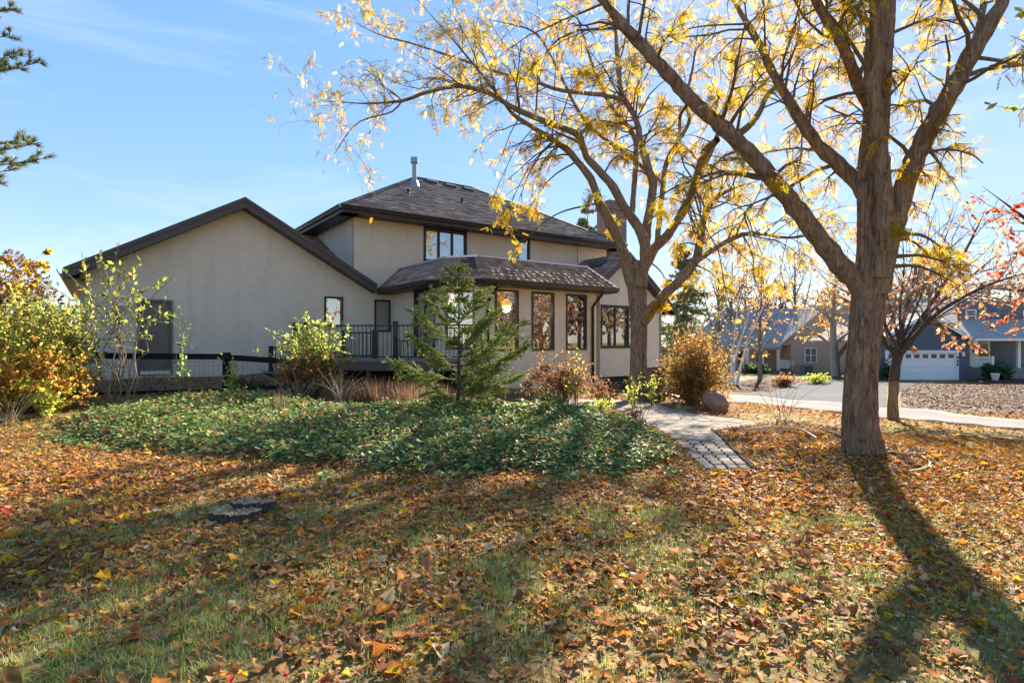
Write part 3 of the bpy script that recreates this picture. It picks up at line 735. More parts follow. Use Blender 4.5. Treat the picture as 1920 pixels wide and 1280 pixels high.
# wing roof
wz = lambda a: wApZ - abs(a - wApA) * wPit
wE0, wE1, wCo = 14.0, 19.85, wC - .35
gl = [H(wE0, wCo, wz(wE0)), H(wApA, wCo, wApZ), H(wApA, 19.5, wApZ), H(wE0, 19.5, wz(wE0))]
gr_ = [H(wApA, wCo, wApZ), H(wE1, wCo, wz(wE1)), H(wE1, 20.3, wz(wE1)), H(wApA, 20.3, wApZ)]
wrf = roofslab('roof', [gl, gr_], house)
shingles(wrf, gl[3], gl[0], gl[1], gl[2], .145, .3); shingles(wrf, gr_[1], gr_[2], gr_[3], gr_[0], .3, .5)
rake(gl[0], gl[1], house, .24); rake(gl[1], gr_[1], house, .24)
eave(house, gr_[1], gr_[2], U3, 3, .45, .18)
m = MB(); p = H(wApA - .55, wCo + 1.3, wz(wApA - .55)); m.box(p + Z3 * .07, U3 * .16 + Z3 * .12, V3 * .45, Z3 * .05); m.build('roof_vent', M_rake, wrf)
# downspouts
def downspout(top, wallp, zb, nrm):
    m = MB(); pts = [top - Z3 * .1, top - Z3 * .22, (top + wallp) / 2 - Z3 * .42 + Z3 * 0, wallp + Z3 * (top.z - .62 - wallp.z), Vector((wallp.x, wallp.y, zb))]
    pts[2] = Vector(((top.x + wallp.x) / 2, (top.y + wallp.y) / 2, top.z - .40))
    P_, R_ = smooth_path(pts[:4], [.047] * 4, .05); P_ = list(map(Vector, P_)) + [pts[4]]
    m.tube(P_, .047, 8); m.build('downspout', M_gutter, house, True)
for pxt, pxw in ((934, 915), (1131, 1112)):
    ta = onplane(pxt, 13.30); wa = onplane(pxw, sF - .07)
    downspout(H(ta, 13.32, zE), H(wa, sF - .06, zE), .15, NF)
# garage side door
dr = empty('x', (0, 0, 0)); bpy.data.objects.remove(dr)
dw = door_a[1] - door_a[0]; dh = door_z[1] - door_z[0]
m = MB()
for a0_, a1_, z0_, z1_ in ((door_a[0], door_a[0] + .06, door_z[0], door_z[1]), (door_a[1] - .06, door_a[1], door_z[0], door_z[1]), (door_a[0] + .06, door_a[1] - .06, door_z[1] - .06, door_z[1])):
    m.box(H((a0_ + a1_) / 2, cG + .02, (z0_ + z1_) / 2), U3 * (a1_ - a0_) / 2, V3 * .06, Z3 * (z1_ - z0_) / 2)
dfr = m.build('door_frame', M_door, house)
m = MB(); m.box(H(sum(door_a) / 2, cG + .06, (door_z[0] + .10 + door_z[1] - .06) / 2), U3 * (dw / 2 - .065), V3 * .022, Z3 * (dh - .16) / 2); door = m.build('door', M_door, house)
for ci in (-1, 1):
    for z0_, z1_ in ((.16, .60), (.74, 1.38), (1.50, 1.84)):
        m = MB(); cc = H(sum(door_a) / 2 + ci * dw * .205, cG + .035, door_z[0] + (z0_ + z1_) / 2)
        hw_ = dw * .15
        m.box(cc, U3 * hw_, V3 * .004, Z3 * (z1_ - z0_) / 2)
        m.build('door_panel', M_door, door, bevel=.003)
m = MB(); kp = H(door_a[0] + .13, cG + .03, door_z[0] + .98); m.tube([kp, kp - V3 * .05], .012, 8); m.tube([kp - V3 * .04, kp - V3 * .05, kp - V3 * .075, kp - V3 * .085], [.015, .03, .03, .015], 10); m.build('door_knob', simple('brass', (.35, .28, .16), .35, metal=1), door)
m = MB(); m.box(H(sum(door_a) / 2, cG - .01, door_z[0] + .045), U3 * (dw / 2 - .07), V3 * .09, Z3 * .045); m.build('threshold', M_flash, house)
m = MB(); m.box(H(onplane(360, cG), cG - .03, zplane(360, 651, cG)), U3 * .045, V3 * .03, Z3 * .065); m.build('outlet_cover', M_white, house, bevel=.006)
lp = H(onplane(227, cG), cG, zplane(227, 572, cG))
m = MB(); m.tube([lp, lp - V3 * .03], .055, 12)
for s in (-1, 1): m.tube([lp - V3 * .03, lp - V3 * .10 + U3 * .07 * s - Z3 * .02, lp - V3 * .20 + U3 * .12 * s - Z3 * .07], [.018, .05, .062], 10)
m.build('floodlight', M_white, house)
# brown posts standing in for the shaded lower house wall by the window well
rw = empty('shaded_wall_posts', gp(1225, 750)); tag(rw, 'brown posts standing in for the shaded lower wall beside trunk of tree by the sunroom', 'stand-in posts')
M_oldwood = simple('weathered_wood', (.17, .12, .085), .85, 7, .35, bumps=.5)
pb = gp(1222, 752)
for i in range(3):
    m = MB(); q = Vector((pb.x - .05 + i * .17, pb.y + .05 * i, h1(pb.x, pb.y))); m.box(q + Z3 * (.40 + .01 * i), Vector((.075, 0, 0)), Vector((0, .05, 0)), Z3 * .46); m.build('post', M_oldwood, rw, bevel=.006)
# ------------------------------------------------------------------ deck
def clip_half(poly, o, n):
    out = []
    for i in range(len(poly)):
        a, b = poly[i], poly[(i + 1) % len(poly)]; da, db = (a - o).dot(n), (b - o).dot(n)
        if da >= 0: out.append(a)
        if (da >= 0) != (db >= 0): out.append(a + (b - a) * (da / (da - db)))
    return out
dZ = 1.0
dk = empty('deck', (-3.4, 16.5, h1(-3.4, 16.5))); tag(dk, 'raised wooden deck with brown fascia and black metal railing in front of sliding door', 'deck')
dkA = at(566, 640, 15.75); dkB = at(905, 640, 14.95); dkA.z = dkB.z = 0
dd = (dkB - dkA).normalized(); dn = Vector((dd.y, -dd.x, 0))      # dn points to the camera
tb = (cG - .03 - (-UY * dkA.x + UX * dkA.y))
poly = [dkA, dkB, H(c2[0] - .05, c2[1] - .1, 0) , H(c1[0] - .05, c1[1] - .02, 0), H(sL - .03, cG - .03, 0), dkA + V3 * tb]
k = 0
while True:
    p = clip_half(poly, dkA - dn * (k * .145), -dn); p = clip_half(p, dkA - dn * (k * .145 + .139), dn) if p else []
    if len(p) < 3: break
    m = MB(); m.prism([q + Z3 * (dZ - .028) for q in p], (0, 0, .028)); m.build('deck_board', M_deckboard, dk); k += 1
m = MB(); m.box((dkA + dkB) / 2 + Z3 * (dZ - .16) - dn * -.012, dd * (dkB - dkA).length / 2, dn * .012, Z3 * .125); m.build('fascia_board', M_deckfascia, dk)
lft = V3 * tb
m = MB(); m.box(dkA + lft / 2 + Z3 * (dZ - .16) - U3 * .012, lft / 2, U3 * .012, Z3 * .125); m.build('fascia_board', M_deckfascia, dk)
m = MB(); m.box((dkA + dkB) / 2 + Z3 * (dZ - .16) - dn * .5, dd * ((dkB - dkA).length / 2 - .05), dn * .02, Z3 * .10); m.build('joist', M_oldwood, dk)
for t in (.06, .36, .66, .95):
    q = dkA.lerp(dkB, t) - dn * .25; m = MB(); m.box(Vector((q.x, q.y, (h1(q.x, q.y) - .1 + dZ - .05) / 2)), dd * .05, dn * .05, Z3 * ((dZ - .05 - h1(q.x, q.y) + .1) / 2)); m.build('support_post', M_oldwood, dk)
m = MB(); q = dkA.lerp(dkB, .5) - dn * 1.3; m.box(Vector((q.x, q.y, .5)), dd * 2.5, dn * .02, Z3 * .36); m.build('shade_panel', simple('under_deck_shade', (.02, .017, .015), .95), dk)  # near-black panel standing in for the shade beneath the deck
def post(p, z0, z1, parent, w=.055):
    m = MB(); m.box(Vector((p.x, p.y, (z0 + z1) / 2)), dd * w, dn * w, Z3 * (z1 - z0) / 2); m.box(Vector((p.x, p.y, z1 + .012)), dd * (w + .014), dn * (w + .014), Z3 * .013); m.box(Vector((p.x, p.y, z1 + .034)), dd * (w - .008), dn * (w - .008), Z3 * .010); m.build('railing_post', M_black, parent)
def railing(p, q, z0, ztop, parent, sp=.115):
    p = Vector(p); q = Vector(q); L_ = (q - p).length; d = (q - p).normalized()
    m = MB(); m.bar(p + Z3 * (ztop - .02), q + Z3 * (ztop - .02), .05, .04); m.build('top_rail', M_black, parent)
    m = MB(); m.bar(p + Z3 * (z0 + .09), q + Z3 * (z0 + .09), .035, .03); m.build('bottom_rail', M_black, parent)
    n = int(L_ / sp); proto = None
    for i in range(1, n):
        c = p + d * (L_ * i / n)
        if proto is None:
            b = MB(); b.box((0, 0, 0), (.009, 0, 0), (0, .009, 0), (0, 0, (ztop - z0 - .145) / 2)); proto = b.build('baluster', M_black, parent).data
            o = bpy.data.objects[-1] if False else [x for x in parent.children if x.data == proto][0]
        else: o = link('baluster', proto, parent)
        o.location = Vector((c.x, c.y, (z0 + .105 + ztop - .04) / 2))
zt = 1.95
fr_in = -dn * .08
pA, pM, pB = dkA + fr_in + dd * .06, dkA.lerp(dkB, .525) + fr_in, dkB + fr_in - dd * .1
for p in (pA, pM, pB): post(p, dZ, zt + .05, dk)
railing(pA, pM, dZ, zt, dk); railing(pM, pB, dZ, zt, dk)
pL = pA + V3 * 1.0; post(pL, dZ, zt + .05, dk); railing(pA, pL, dZ, zt, dk)
q0, q1 = at(645, 640, 17.2), at(703, 640, 17.0); q0.z = q1.z = 0
post(q1, dZ, 1.80, dk, .065); post(q0, dZ, 1.80, dk, .045); railing(q0, q1, dZ, 1.78, dk)
# steps down to the gravel at the left
for i in range(3):
    m = MB(); c = dkA - U3 * (.28 * (i + 1)) + V3 * .9; m.box(Vector((c.x, c.y, dZ - .17 * (i + 1) - .02)), U3 * .15, V3 * .6, Z3 * .02); m.build('stair_tread', M_deckboard, dk)
s0_, s1_ = at(508, 640, 15.9), at(560, 640, 15.9); s0_.z = s1_.z = 0
post(s0_, h1(s0_.x, s0_.y), 1.33, dk, .045)
m = MB(); m.bar(s0_ + Z3 * 1.29, s1_ + Z3 * 1.55, .05, .04); m.build('stair_rail', M_black, dk)
for i in range(1, 6):
    c = s0_.lerp(s1_, i / 6); b = MB(); b.box(c + Z3 * (1.29 + .26 * i / 6 - .34), (.009, 0, 0), (0, .009, 0), (0, 0, .33)); b.build('baluster', M_black, dk)
# small black side table on the deck
tt = at(755, 640, 15.35); tt.z = dZ
st = empty('patio_table', tt); tag(st, 'small black patio table on the deck behind the spruce', 'table')
m = MB(); m.tube([tt + Z3 * .50, tt + Z3 * .53], .22, 20); m.build('table_top', M_black, st)
for i in range(3):
    an = i * 2.1; m = MB(); m.tube([tt + Vector((.16 * math.cos(an), .16 * math.sin(an), 0)), tt + Vector((.12 * math.cos(an), .12 * math.sin(an), .5))], .012, 6); m.build('leg', M_black, st)

# ------------------------------------------------------------------ fence
fe = empty('rail_fence', at(135, 746, 12.6)); tag(fe, 'black wooden rail fence with wire mesh in front of garage wall', 'fence')
f1, f2, f3, f0 = at(135, 640, 12.6), at(425, 640, 13.6), at(552, 640, 14.2), at(209, 640, 15.4)
def fpost(p, z1):
    z0 = h1(p.x, p.y) - .05; m = MB(); m.box(Vector((p.x, p.y, (z0 + z1) / 2)), (.07, 0, 0), (0, .07, 0), (0, 0, (z1 - z0) / 2)); m.build('post', M_blackwood, fe, bevel=.006)
fpost(f1, 1.24); fpost(f2, 1.24); fpost(f3, 1.10); fpost(f0, 1.2)
for a, b, za, zb, zc, zd in ((f1, f2, 1.19, 1.14, .31, .33), (f2, f3, 1.13, 1.0, .34, .40), (f1, f0, 1.19, 1.17, .31, .42)):
    dsh = Vector((0, -.085, 0)) if b is not f0 else Vector((-.0, 0, 0))
    m = MB(); m.bar(Vector((a.x, a.y, za)) + dsh, Vector((b.x, b.y, zb)) + dsh, .04, .135); m.build('rail', M_blackwood, fe)
    m = MB(); m.bar(Vector((a.x, a.y, zc)) + dsh, Vector((b.x, b.y, zd)) + dsh, .04, .13); m.build('rail', M_blackwood, fe)
m = MB()
for a, b in ((f1, f2), (f2, f3)):
    L_ = (b - a).length; n = int(L_ / .10)
    for i in range(n): 
        p = a.lerp(b, i / n) + Vector((0, .08, 0)); m.bar(Vector((p.x, p.y, h1(p.x, p.y) + .04)), Vector((p.x, p.y, 1.12)), .0035, .0035, (0, 1, 0))
    for j in range(9):
        z = .32 + j * .1; m.bar(Vector((a.x, a.y + .08, z)), Vector((b.x, b.y + .08, z)), .0035, .0035)
m.build('wire_mesh', simple('galvanised_wire', (.10, .10, .10), .5), fe)

# ------------------------------------------------------------------ paved path
M_paver = [roadmat('paver_tan', (.29, .255, .205), 30), roadmat('paver_grey', (.245, .22, .19), 30), roadmat('paver_pale', (.34, .30, .245), 30)]
M_joint = simple('dark_joint_sand', (.05, .042, .032), .95, 20, .3)
Lw = [gp(*p) for p in ((1318, 883), (1225, 803), (1180, 790), (1120, 780), (1020, 768))]
pathA = (gp(1322, 884), gp(1410, 883), gp(1331, 809), gp(1228, 801))     # near segment: near-left, near-right, far-right, far-left
loU = [gp(*p) for p in ((1331, 813), (1228, 803), (1130, 781), (1020, 770))]
upU = [gp(*p) for p in ((1426, 797), (1288, 777), (1180, 753), (1075, 750))]
path = drape('path', [tuple(p[:2]) for p in (pathA[0], pathA[1], pathA[2], loU[0], upU[0], upU[1], upU[2], upU[3], loU[3], loU[2], loU[1], pathA[3])], M_joint, .014, .4)
tag(path, kind='structure')
pm = []
for w in (.185, .165):
    for mt in M_paver:
        b = MB(); b.box((0, 0, 0), (w / 2, 0, 0), (0, .19 / 2, 0), (0, 0, .03)); 
        me_o = b.build('paver_seed', mt, None, bevel=.008); pm.append(me_o.data); bpy.data.objects.remove(me_o)
def lay(P, ax, i, maxed, sc=(1, 1)):
    z = hz([P.x, P.x + .1, P.x], [P.y, P.y, P.y + .1]); nrm = Vector((-(z[1] - z[0]) / .1, -(z[2] - z[0]) / .1, 1)).normalized()
    e1 = (ax - nrm * ax.dot(nrm)).normalized(); e2 = nrm.cross(e1)
    o = link('paver', pm[random.randrange(3) + (0 if sc[0] > .9 else 3)], path)
    o.matrix_basis = Matrix.Translation(Vector((P.x, P.y, z[0] + .008 + random.uniform(-.005, .006)))) @ (Matrix((e1, e2, nrm)).transposed() @ Matrix.Rotation(random.uniform(-.02, .02), 3, 'Z')).to_4x4() @ Matrix.Diagonal((sc[0], sc[1], 1, 1))
    return o
npv = 0
wA = (pathA[1] - pathA[0]).length; lA = (pathA[3] - pathA[0]).length
nc, nr = max(4, round(wA / .19)), round(((pathA[2] - pathA[1]).length + lA) / 2 / .196)
for j in range(nr):
    for i in range(nc):
        s, t = (i + .5) / nc, (j + .5) / nr
        a = pathA[0].lerp(pathA[1], s); b = pathA[3].lerp(pathA[2], s); P = a.lerp(b, t); wl = (pathA[0].lerp(pathA[3], t) - pathA[1].lerp(pathA[2], t)).length / nc
        lay(P, (pathA[1].lerp(pathA[2], t) - pathA[0].lerp(pathA[3], t)), i, 0, ((wl - .008) / .185, ((b - a).length / nr - .008) / .19)); npv += 1
far_pav = []
for q in range(3):
    A0, B0, A1, B1 = loU[q], upU[q], loU[q + 1], upU[q + 1]
    wd = ((A0 - B0).length + (A1 - B1).length) / 2; ln = ((A0 - A1).length + (B0 - B1).length) / 2
    n1, n2 = round(wd / .2), round(ln / .2)
    for j in range(n2):
        for i in range(n1):
            s, t = (i + .5) / n1, (j + .5) / n2; P = A0.lerp(B0, s).lerp(A1.lerp(B1, s), t)
            e = A0.lerp(A1, t) - B0.lerp(B1, t); e2 = A0.lerp(B0, s) - A1.lerp(B1, s)
            far_pav.append((P, e, (e.length / n1 - .009) / .185, (e2.length / n2 - .009) / .19))
far_pav.sort(key=lambda r: r[0].y)
bat = Batch(); bx = np.array([(x, y, z) for z in (-1, 1) for y in (-1, 1) for x in (-1, 1)], float) * (.0925, .095, .03)
for P, e, s1, s2 in far_pav:
    if npv < 298: lay(P, e, 0, 0, (s1, s2)); npv += 1
    else:
        e1 = Vector((e.x, e.y, 0)).normalized(); Mx = np.array([[e1.x * s1, -e1.y * s2, 0], [e1.y * s1, e1.x * s2, 0], [0, 0, 1]])
        c = np.array([.29, .255, .205]) * random.uniform(.8, 1.15)
        bat.add(bx @ Mx.T + np.array([P.x, P.y, h1(P.x, P.y) + .008]), [np.array([(4, 5, 7, 6), (0, 1, 5, 4), (2, 6, 7, 3), (0, 4, 6, 2), (1, 3, 7, 5)])], np.tile(c, (8, 1)))
if bat.n:
    o = bat.build('far_pavers', M_vcol, path); o['kind'] = 'stuff'
# edging strips
def strip(name, pts, w, h, mat, lift=.0):
    m = MB(); P_ = [Vector(p) for p in pts]; P_ = [Vector((p.x, p.y, h1(p.x, p.y) + lift)) for p in P_]
    S, _ = smooth_path(P_, [1] * len(P_), .15)
    S = [Vector((s[0], s[1], h1(s[0], s[1]) + lift)) for s in S]
    for a, b in zip(S[:-1], S[1:]): m.bar(a, b + (b - a) * .05, w, h)
    return m.build(name, mat)
tag(strip('landscape_edging', [gp(1411, 884), gp(1372, 845), gp(1334, 809)], .03, .07, M_edging, .02), 'black plastic edging strip along right side of paved path', 'edging')
tag(strip('landscape_edging', [gp(1415, 883), gp(1480, 890), gp(1552, 897)], .03, .05, M_edging, .015), 'black edging strip in the leaves right of the path end', 'edging')
tag(strip('landscape_edging', [gp(1545, 812), gp(1575, 823), gp(1600, 836)], .07, .05, M_edging, .04), 'loose black edging strip lying left of the big trunk', 'edging')
tag(strip('landscape_edging', [gp(1636, 853), gp(1660, 856), gp(1675, 855)], .05, .04, M_edging, .03), 'short black edging piece at the right foot of the big trunk', 'edging')
tag(strip('fallen_branch', [gp(1690, 845), gp(1735, 865), gp(1742, 880), gp(1700, 890)], .018, .018, M_straw, .03), 'thin pale curved branch lying on leaves right of the big tree', 'branch')
tag(strip('fallen_branch', [gp(1385, 820), gp(1450, 812), gp(1500, 818), gp(1530, 835)], .02, .02, M_straw, .10), 'pale dry branch lying on the mulch beside the path', 'branch')
tag(strip('drain_pipe', [gp(1240, 741), gp(1262, 746), gp(1285, 753)], .09, .08, M_rake, .05), 'brown drain pipe lying on ground behind the round shrub', 'pipe')

# ------------------------------------------------------------------ value noise for scatter masks
_tab = rng.random((257, 257))
def vn(x, y):
    x = np.asarray(x) + 100; y = np.asarray(y) + 100
    xi = np.floor(x).astype(int); yi = np.floor(y).astype(int); fx = x - xi; fy = y - yi
    fx = fx * fx * (3 - 2 * fx); fy = fy * fy * (3 - 2 * fy); xi %= 256; yi %= 256
    return (_tab[xi, yi] * (1 - fx) + _tab[xi + 1, yi] * fx) * (1 - fy) + (_tab[xi, yi + 1] * (1 - fx) + _tab[xi + 1, yi + 1] * fx) * fy
def fbm(x, y, s): return .55 * vn(x * s, y * s) + .3 * vn(x * s * 2.3 + 7, y * s * 2.3) + .15 * vn(x * s * 5.1, y * s * 5.1 + 3)
def inpoly(x, y, poly):
    r = np.zeros(len(x), bool); n = len(poly)
    for i in range(n):
        x0, y0 = poly[i][:2]; x1, y1 = poly[(i + 1) % n][:2]
        c = ((y0 > y) != (y1 > y)) & (x < (x1 - x0) * (y - y0) / (y1 - y0 + 1e-12) + x0); r ^= c
    return r
def edgedist(x, y, poly):
    d = np.full(len(x), 1e9); n = len(poly)
    for i in range(n):
        a = np.array(poly[i][:2]); b = np.array(poly[(i + 1) % n][:2]); ab = b - a
        t = np.clip(((x - a[0]) * ab[0] + (y - a[1]) * ab[1]) / (ab @ ab + 1e-9), 0, 1)
        d = np.minimum(d, np.hypot(x - a[0] - t * ab[0], y - a[1] - t * ab[1]))
    return d
ivy_poly = pxpoly([(95, 820), (200, 838), (330, 858), (480, 872), (600, 886), (800, 892), (1000, 893), (1160, 893), (1255, 885), (1292, 868), (1270, 840), (1225, 808), (1175, 793), (1120, 785), (1000, 778), (860, 772), (640, 772), (520, 752), (460, 752), (330, 762), (200, 775), (110, 795)])
path_poly = [tuple(p[:2]) for p in (pathA[0], pathA[1], pathA[2], loU[0], upU[0], upU[1], upU[2], upU[3], loU[3], loU[2], loU[1], pathA[3])]
walk_poly = pxpoly(sidewalk_px)
house_poly = [tuple(H(a, c, 0)[:2]) for a, c in ((-1, 18.3), (8, 18.3), (8, 14.9), (9.1, 13.85), (13.7, 13.85), (13.7, 16), (20, 16), (20, 28), (-1, 28))]
def mound(x, y):
    d = edgedist(x, y, ivy_poly) ; ins = inpoly(x, y, ivy_poly)
    return np.where(ins, .25 * (1 - np.exp(-d / .3)) * (.35 + 1.2 * fbm(x, y, 1.0)), 0)

# ------------------------------------------------------------------ leaf shapes
def leaf_t(n=5, w=.5, curl=.6, fold=.3, roll=0., wavy=0., jit=0., seed=0):
    """length 1 along x, three verts across; returns verts, quads"""
    t = np.linspace(0, 1, n); wd = w * np.sin(np.pi * np.clip(t, .02, .99)**.85) * .5 + .005
    ang = curl * (t - .3); x = np.where(abs(curl) > 1e-3, np.sin(curl * (t - .3)) / (curl + 1e-9), t - .3); z = -(1 - np.cos(ang)) / (curl + 1e-9) * 1.0
    V = []; r_ = np.random.default_rng(seed)
    for i in range(n):
        zz = -z[i]; ww = wd[i] * (1 + jit * r_.standard_normal())
        V += [(x[i] + jit * .06 * r_.standard_normal(), -ww, zz + fold * ww + roll * ww * ww * 2 + wavy * .06 * math.sin(i * 2.5)), (x[i], 0, zz), (x[i], ww, zz + fold * ww + roll * ww * ww * 2 + wavy * .06 * math.sin(i * 2.5 + 2))]
    Q = [(3 * i + k, 3 * i + 3 + k, 3 * i + 4 + k, 3 * i + 1 + k) for i in range(n - 1) for k in (0, 1)]
    return np.array(V), [np.array(Q)]
def maple_t(curl=.5, seed=0):
    r_ = np.random.default_rng(seed); tips = [(-150, .35), (-118, .22), (-95, .62), (-72, .35), (-48, .80), (-25, .42), (0, 1.0), (25, .42), (48, .80), (72, .35), (95, .62), (118, .22), (150, .35)]
    V = [(0, 0, 0)] + [(.5 * rr * math.cos(R(a)), .5 * rr * math.sin(R(a)), curl * (rr**2) * .12 * (1 + .5 * r_.standard_normal())) for a, rr in tips]
    Fc = [(0, i, i + 1) for i in range(1, len(tips))]
    return np.array(V), [np.array(Fc)]
_lr = np.random.default_rng(5)
LT_near = [leaf_t(6, _lr.uniform(.45, .75), _lr.uniform(.3, 1.5) * (1 if i % 3 else -.7), _lr.uniform(.1, .55), _lr.uniform(0, 1.2), _lr.uniform(.3, 1.0), .13, i) for i in range(11)] + [maple_t(.8, 1), maple_t(1.6, 2), maple_t(-1.1, 3)]
LT_mid = [leaf_t(4, _lr.uniform(.45, .75), _lr.uniform(.3, 1.4) * (1 if i % 3 else -.7), _lr.uniform(.1, .55), _lr.uniform(0, 1.0), _lr.uniform(.3, 1.0), .13, i) for i in range(8)] + [maple_t(1.0, 5)]
LT_far = [leaf_t(3, .6, .9, .4), leaf_t(3, .5, 1.6, .6), maple_t(.9, 4)]
LC = [(.40, .19, .065), (.47, .265, .11), (.30, .13, .042), (.50, .175, .022), (.64, .36, .02), (.18, .075, .034), (.42, .035, .022), (.52, .38, .22), (.60, .24, .018)]
def litter_colors(x, y):
    N = len(x); c = pick(N, LC, [.22, .17, .19, .14, .09, .10, .015, .05, .05])
    right = np.clip((x - .25 * y + .5) / 3.0, 0, 1) * np.clip((y - 2.5) / 4, .25, 1)        # more orange and yellow on the right lawn, partly sunlit gold in the colour
    alt = pick(N, LC, [.08, .06, .08, .36, .22, .03, .03, .03, .20])
    sel = rng.random(N) < right * .85; c[sel] = alt[sel]
    return c
def place(x, y, zoff, size, tmpl, cols, tilt=.45, bat=None, flip=.5):
    N = len(x); which = rng.integers(0, len(tmpl), N); z = hz(x, y) + zoff
    for k, (tv, tf) in enumerate(tmpl):
        s = which == k; n = s.sum()
        if not n: continue
        M = rot_frames(rng.random(n) * 6.283, rng.standard_normal(n) * tilt, rng.standard_normal(n) * tilt + np.where(rng.random(n) < flip, math.pi, 0))
        M = M * size[s][:, None, None]
        V, Fo, C = inst(tv, tf, M, np.stack([x[s], y[s], z[s]], -1), cols[s], np.clip(1 + .2 * rng.standard_normal(len(tv)), .5, 1.4)); bat.add(V, Fo, C)
def ivy_in(x, y): return np.where(inpoly(x, y, ivy_poly), 1, -1) * edgedist(x, y, ivy_poly) + 1.5 * (fbm(x, y, 1.5) - .5) > .12
def keep_mask(x, y, ivy=True):
    k = ~inpoly(x, y, house_poly)
    if ivy: k &= ~ivy_in(x, y)
    return k
# leaf litter
N = 185000
y = 1.7 + (9.5 - 1.7) * np.sqrt(rng.random(N)); x = (rng.random(N) * 2 - 1) * (1.0 * y + 1.2)
cl = .45 * fbm(x, y, 1.1) + .55 * fbm(x, y, 3.1)
inb = inpoly(x, y, path_poly)
keep = keep_mask(x, y) & (rng.random(N) < np.clip((cl - .275 + .12 * (x > .3 * y)) * 3.6, .22, 1)) & (~inb | (rng.random(N) < .06))
x, y = x[keep], y[keep]
# 300 nearest in view become single parts of the lawn
order = np.argsort(y); vis = order[(np.abs(x[order]) < y[order] * .90) & (y[order] > 2.38)][:300]
solo = np.zeros(len(x), bool); solo[vis] = True
cols = litter_colors(x, y); size = np.clip(.037 * np.exp(.42 * rng.standard_normal(len(x))), .022, .105)
size *= np.where(x > .55 * y, .8, 1.0) * np.where(y < 4.6, 1.22, 1.05)
lb = Batch(); r = ~solo
zo = .016 + .018 * rng.random(len(x))
r1_ = r & (y < 4.6); r2_ = r & (y >= 4.6)
place(x[r1_], y[r1_], zo[r1_], size[r1_], LT_near, cols[r1_], .28, lb); place(x[r2_], y[r2_], zo[r2_], size[r2_] * 1.12, LT_mid, cols[r2_], .26, lb)
N2 = 42000
y2 = 9.3 + (15.5 - 9.3) * np.sqrt(rng.random(N2)); x2 = (rng.random(N2) * 2 - 1) * (1.0 * y2 + 1)
k2 = keep_mask(x2, y2) & ~inpoly(x2, y2, walk_poly) & (~inpoly(x2, y2, path_poly) | (rng.random(N2) < .03)) & (rng.random(N2) < np.clip((fbm(x2, y2, .9) - .25) * 3, .1, 1))
x2, y2 = x2[k2], y2[k2]
place(x2, y2, .02 + .02 * rng.random(len(x2)), np.clip(.08 + .02 * rng.standard_normal(len(x2)), .04, .13), LT_far, litter_colors(x2, y2), .25, lb)
tag(lb.build('leaf_litter', M_litter, None, True), 'brown, orange and yellow fallen leaves carpeting the lawn', 'leaves', kind='stuff')
lm = []
for i in range(36):
    tv, tf = LT_near[i % 14]; c = pick(1, LC, [.22, .17, .18, .13, .09, .08, .03, .07, .03])
    me = np_mesh('fallen_leaf', tv, tf, np.clip(np.tile(c, (len(tv), 1)) * (1 + .22 * rng.standard_normal((len(tv), 1))), .01, .9), smooth=True); me.materials.append(M_litter); lm.append(me)
for i in vis:
    o = link('fallen_leaf', lm[random.randrange(36)], lawn)
    o.location = (x[i], y[i], h1(x[i], y[i]) + .03); s = size[i] * 1.0; o.scale = (s, s, s)
    o.rotation_euler = (random.gauss(0, .22) + (math.pi if random.random() < .5 else 0), random.gauss(0, .22), random.random() * 6.28)
# chips on the mulch
Nm = 14000; bb = pxpoly([(1405, 882), (1480, 888), (1600, 897), (1700, 893), (1755, 868), (1745, 850), (1700, 838), (1640, 815), (1540, 800), (1475, 790), (1425, 797), (1335, 811)])
xm = rng.uniform(min(p[0] for p in bb), max(p[0] for p in bb), Nm); ym = rng.uniform(min(p[1] for p in bb), max(p[1] for p in bb), Nm)
k = inpoly(xm, ym, bb); xm, ym = xm[k], ym[k]; mbch = Batch()
place(xm, ym, .015 + .03 * rng.random(len(xm)), .05 + .03 * rng.random(len(xm)), [leaf_t(3, .3, .5, .2), leaf_t(3, .16, .2, .1), leaf_t(3, .55, 1.2, .4)], pick(len(xm), [(.22, .115, .05), (.33, .20, .10), (.12, .065, .035), (.40, .28, .16), (.36, .15, .04)], [3, 2, 2, 1, 2]), .4, mbch)
tag(mbch.build('mulch_chips', M_litter), 'brown bark chips and dead leaves around the big tree', 'mulch', kind='stuff')
# leaves on the far yard across the street
ypoly = pxpoly([(1690, 734), (1757, 719), (1805, 713), (1960, 708), (1990, 795), (1800, 776), (1690, 762)])
xf = rng.uniform(10, 45, 60000); yf = rng.uniform(14, 45, 60000); k = inpoly(xf, yf, ypoly); xf, yf = xf[k], yf[k]; fb_ = Batch()
place(xf, yf, .02 + .02 * rng.random(len(xf)), .09 + .04 * rng.random(len(xf)), [leaf_t(3, .7, .9, .4)], pick(len(xf), [(.105, .05, .028), (.15, .078, .046), (.065, .034, .02), (.19, .11, .068)], [3, 2, 2, 1]), .2, fb_)
tag(fb_.build('far_leaf_litter', M_litter), 'purplish brown fallen leaves covering the yard across the street', 'leaves', kind='stuff')
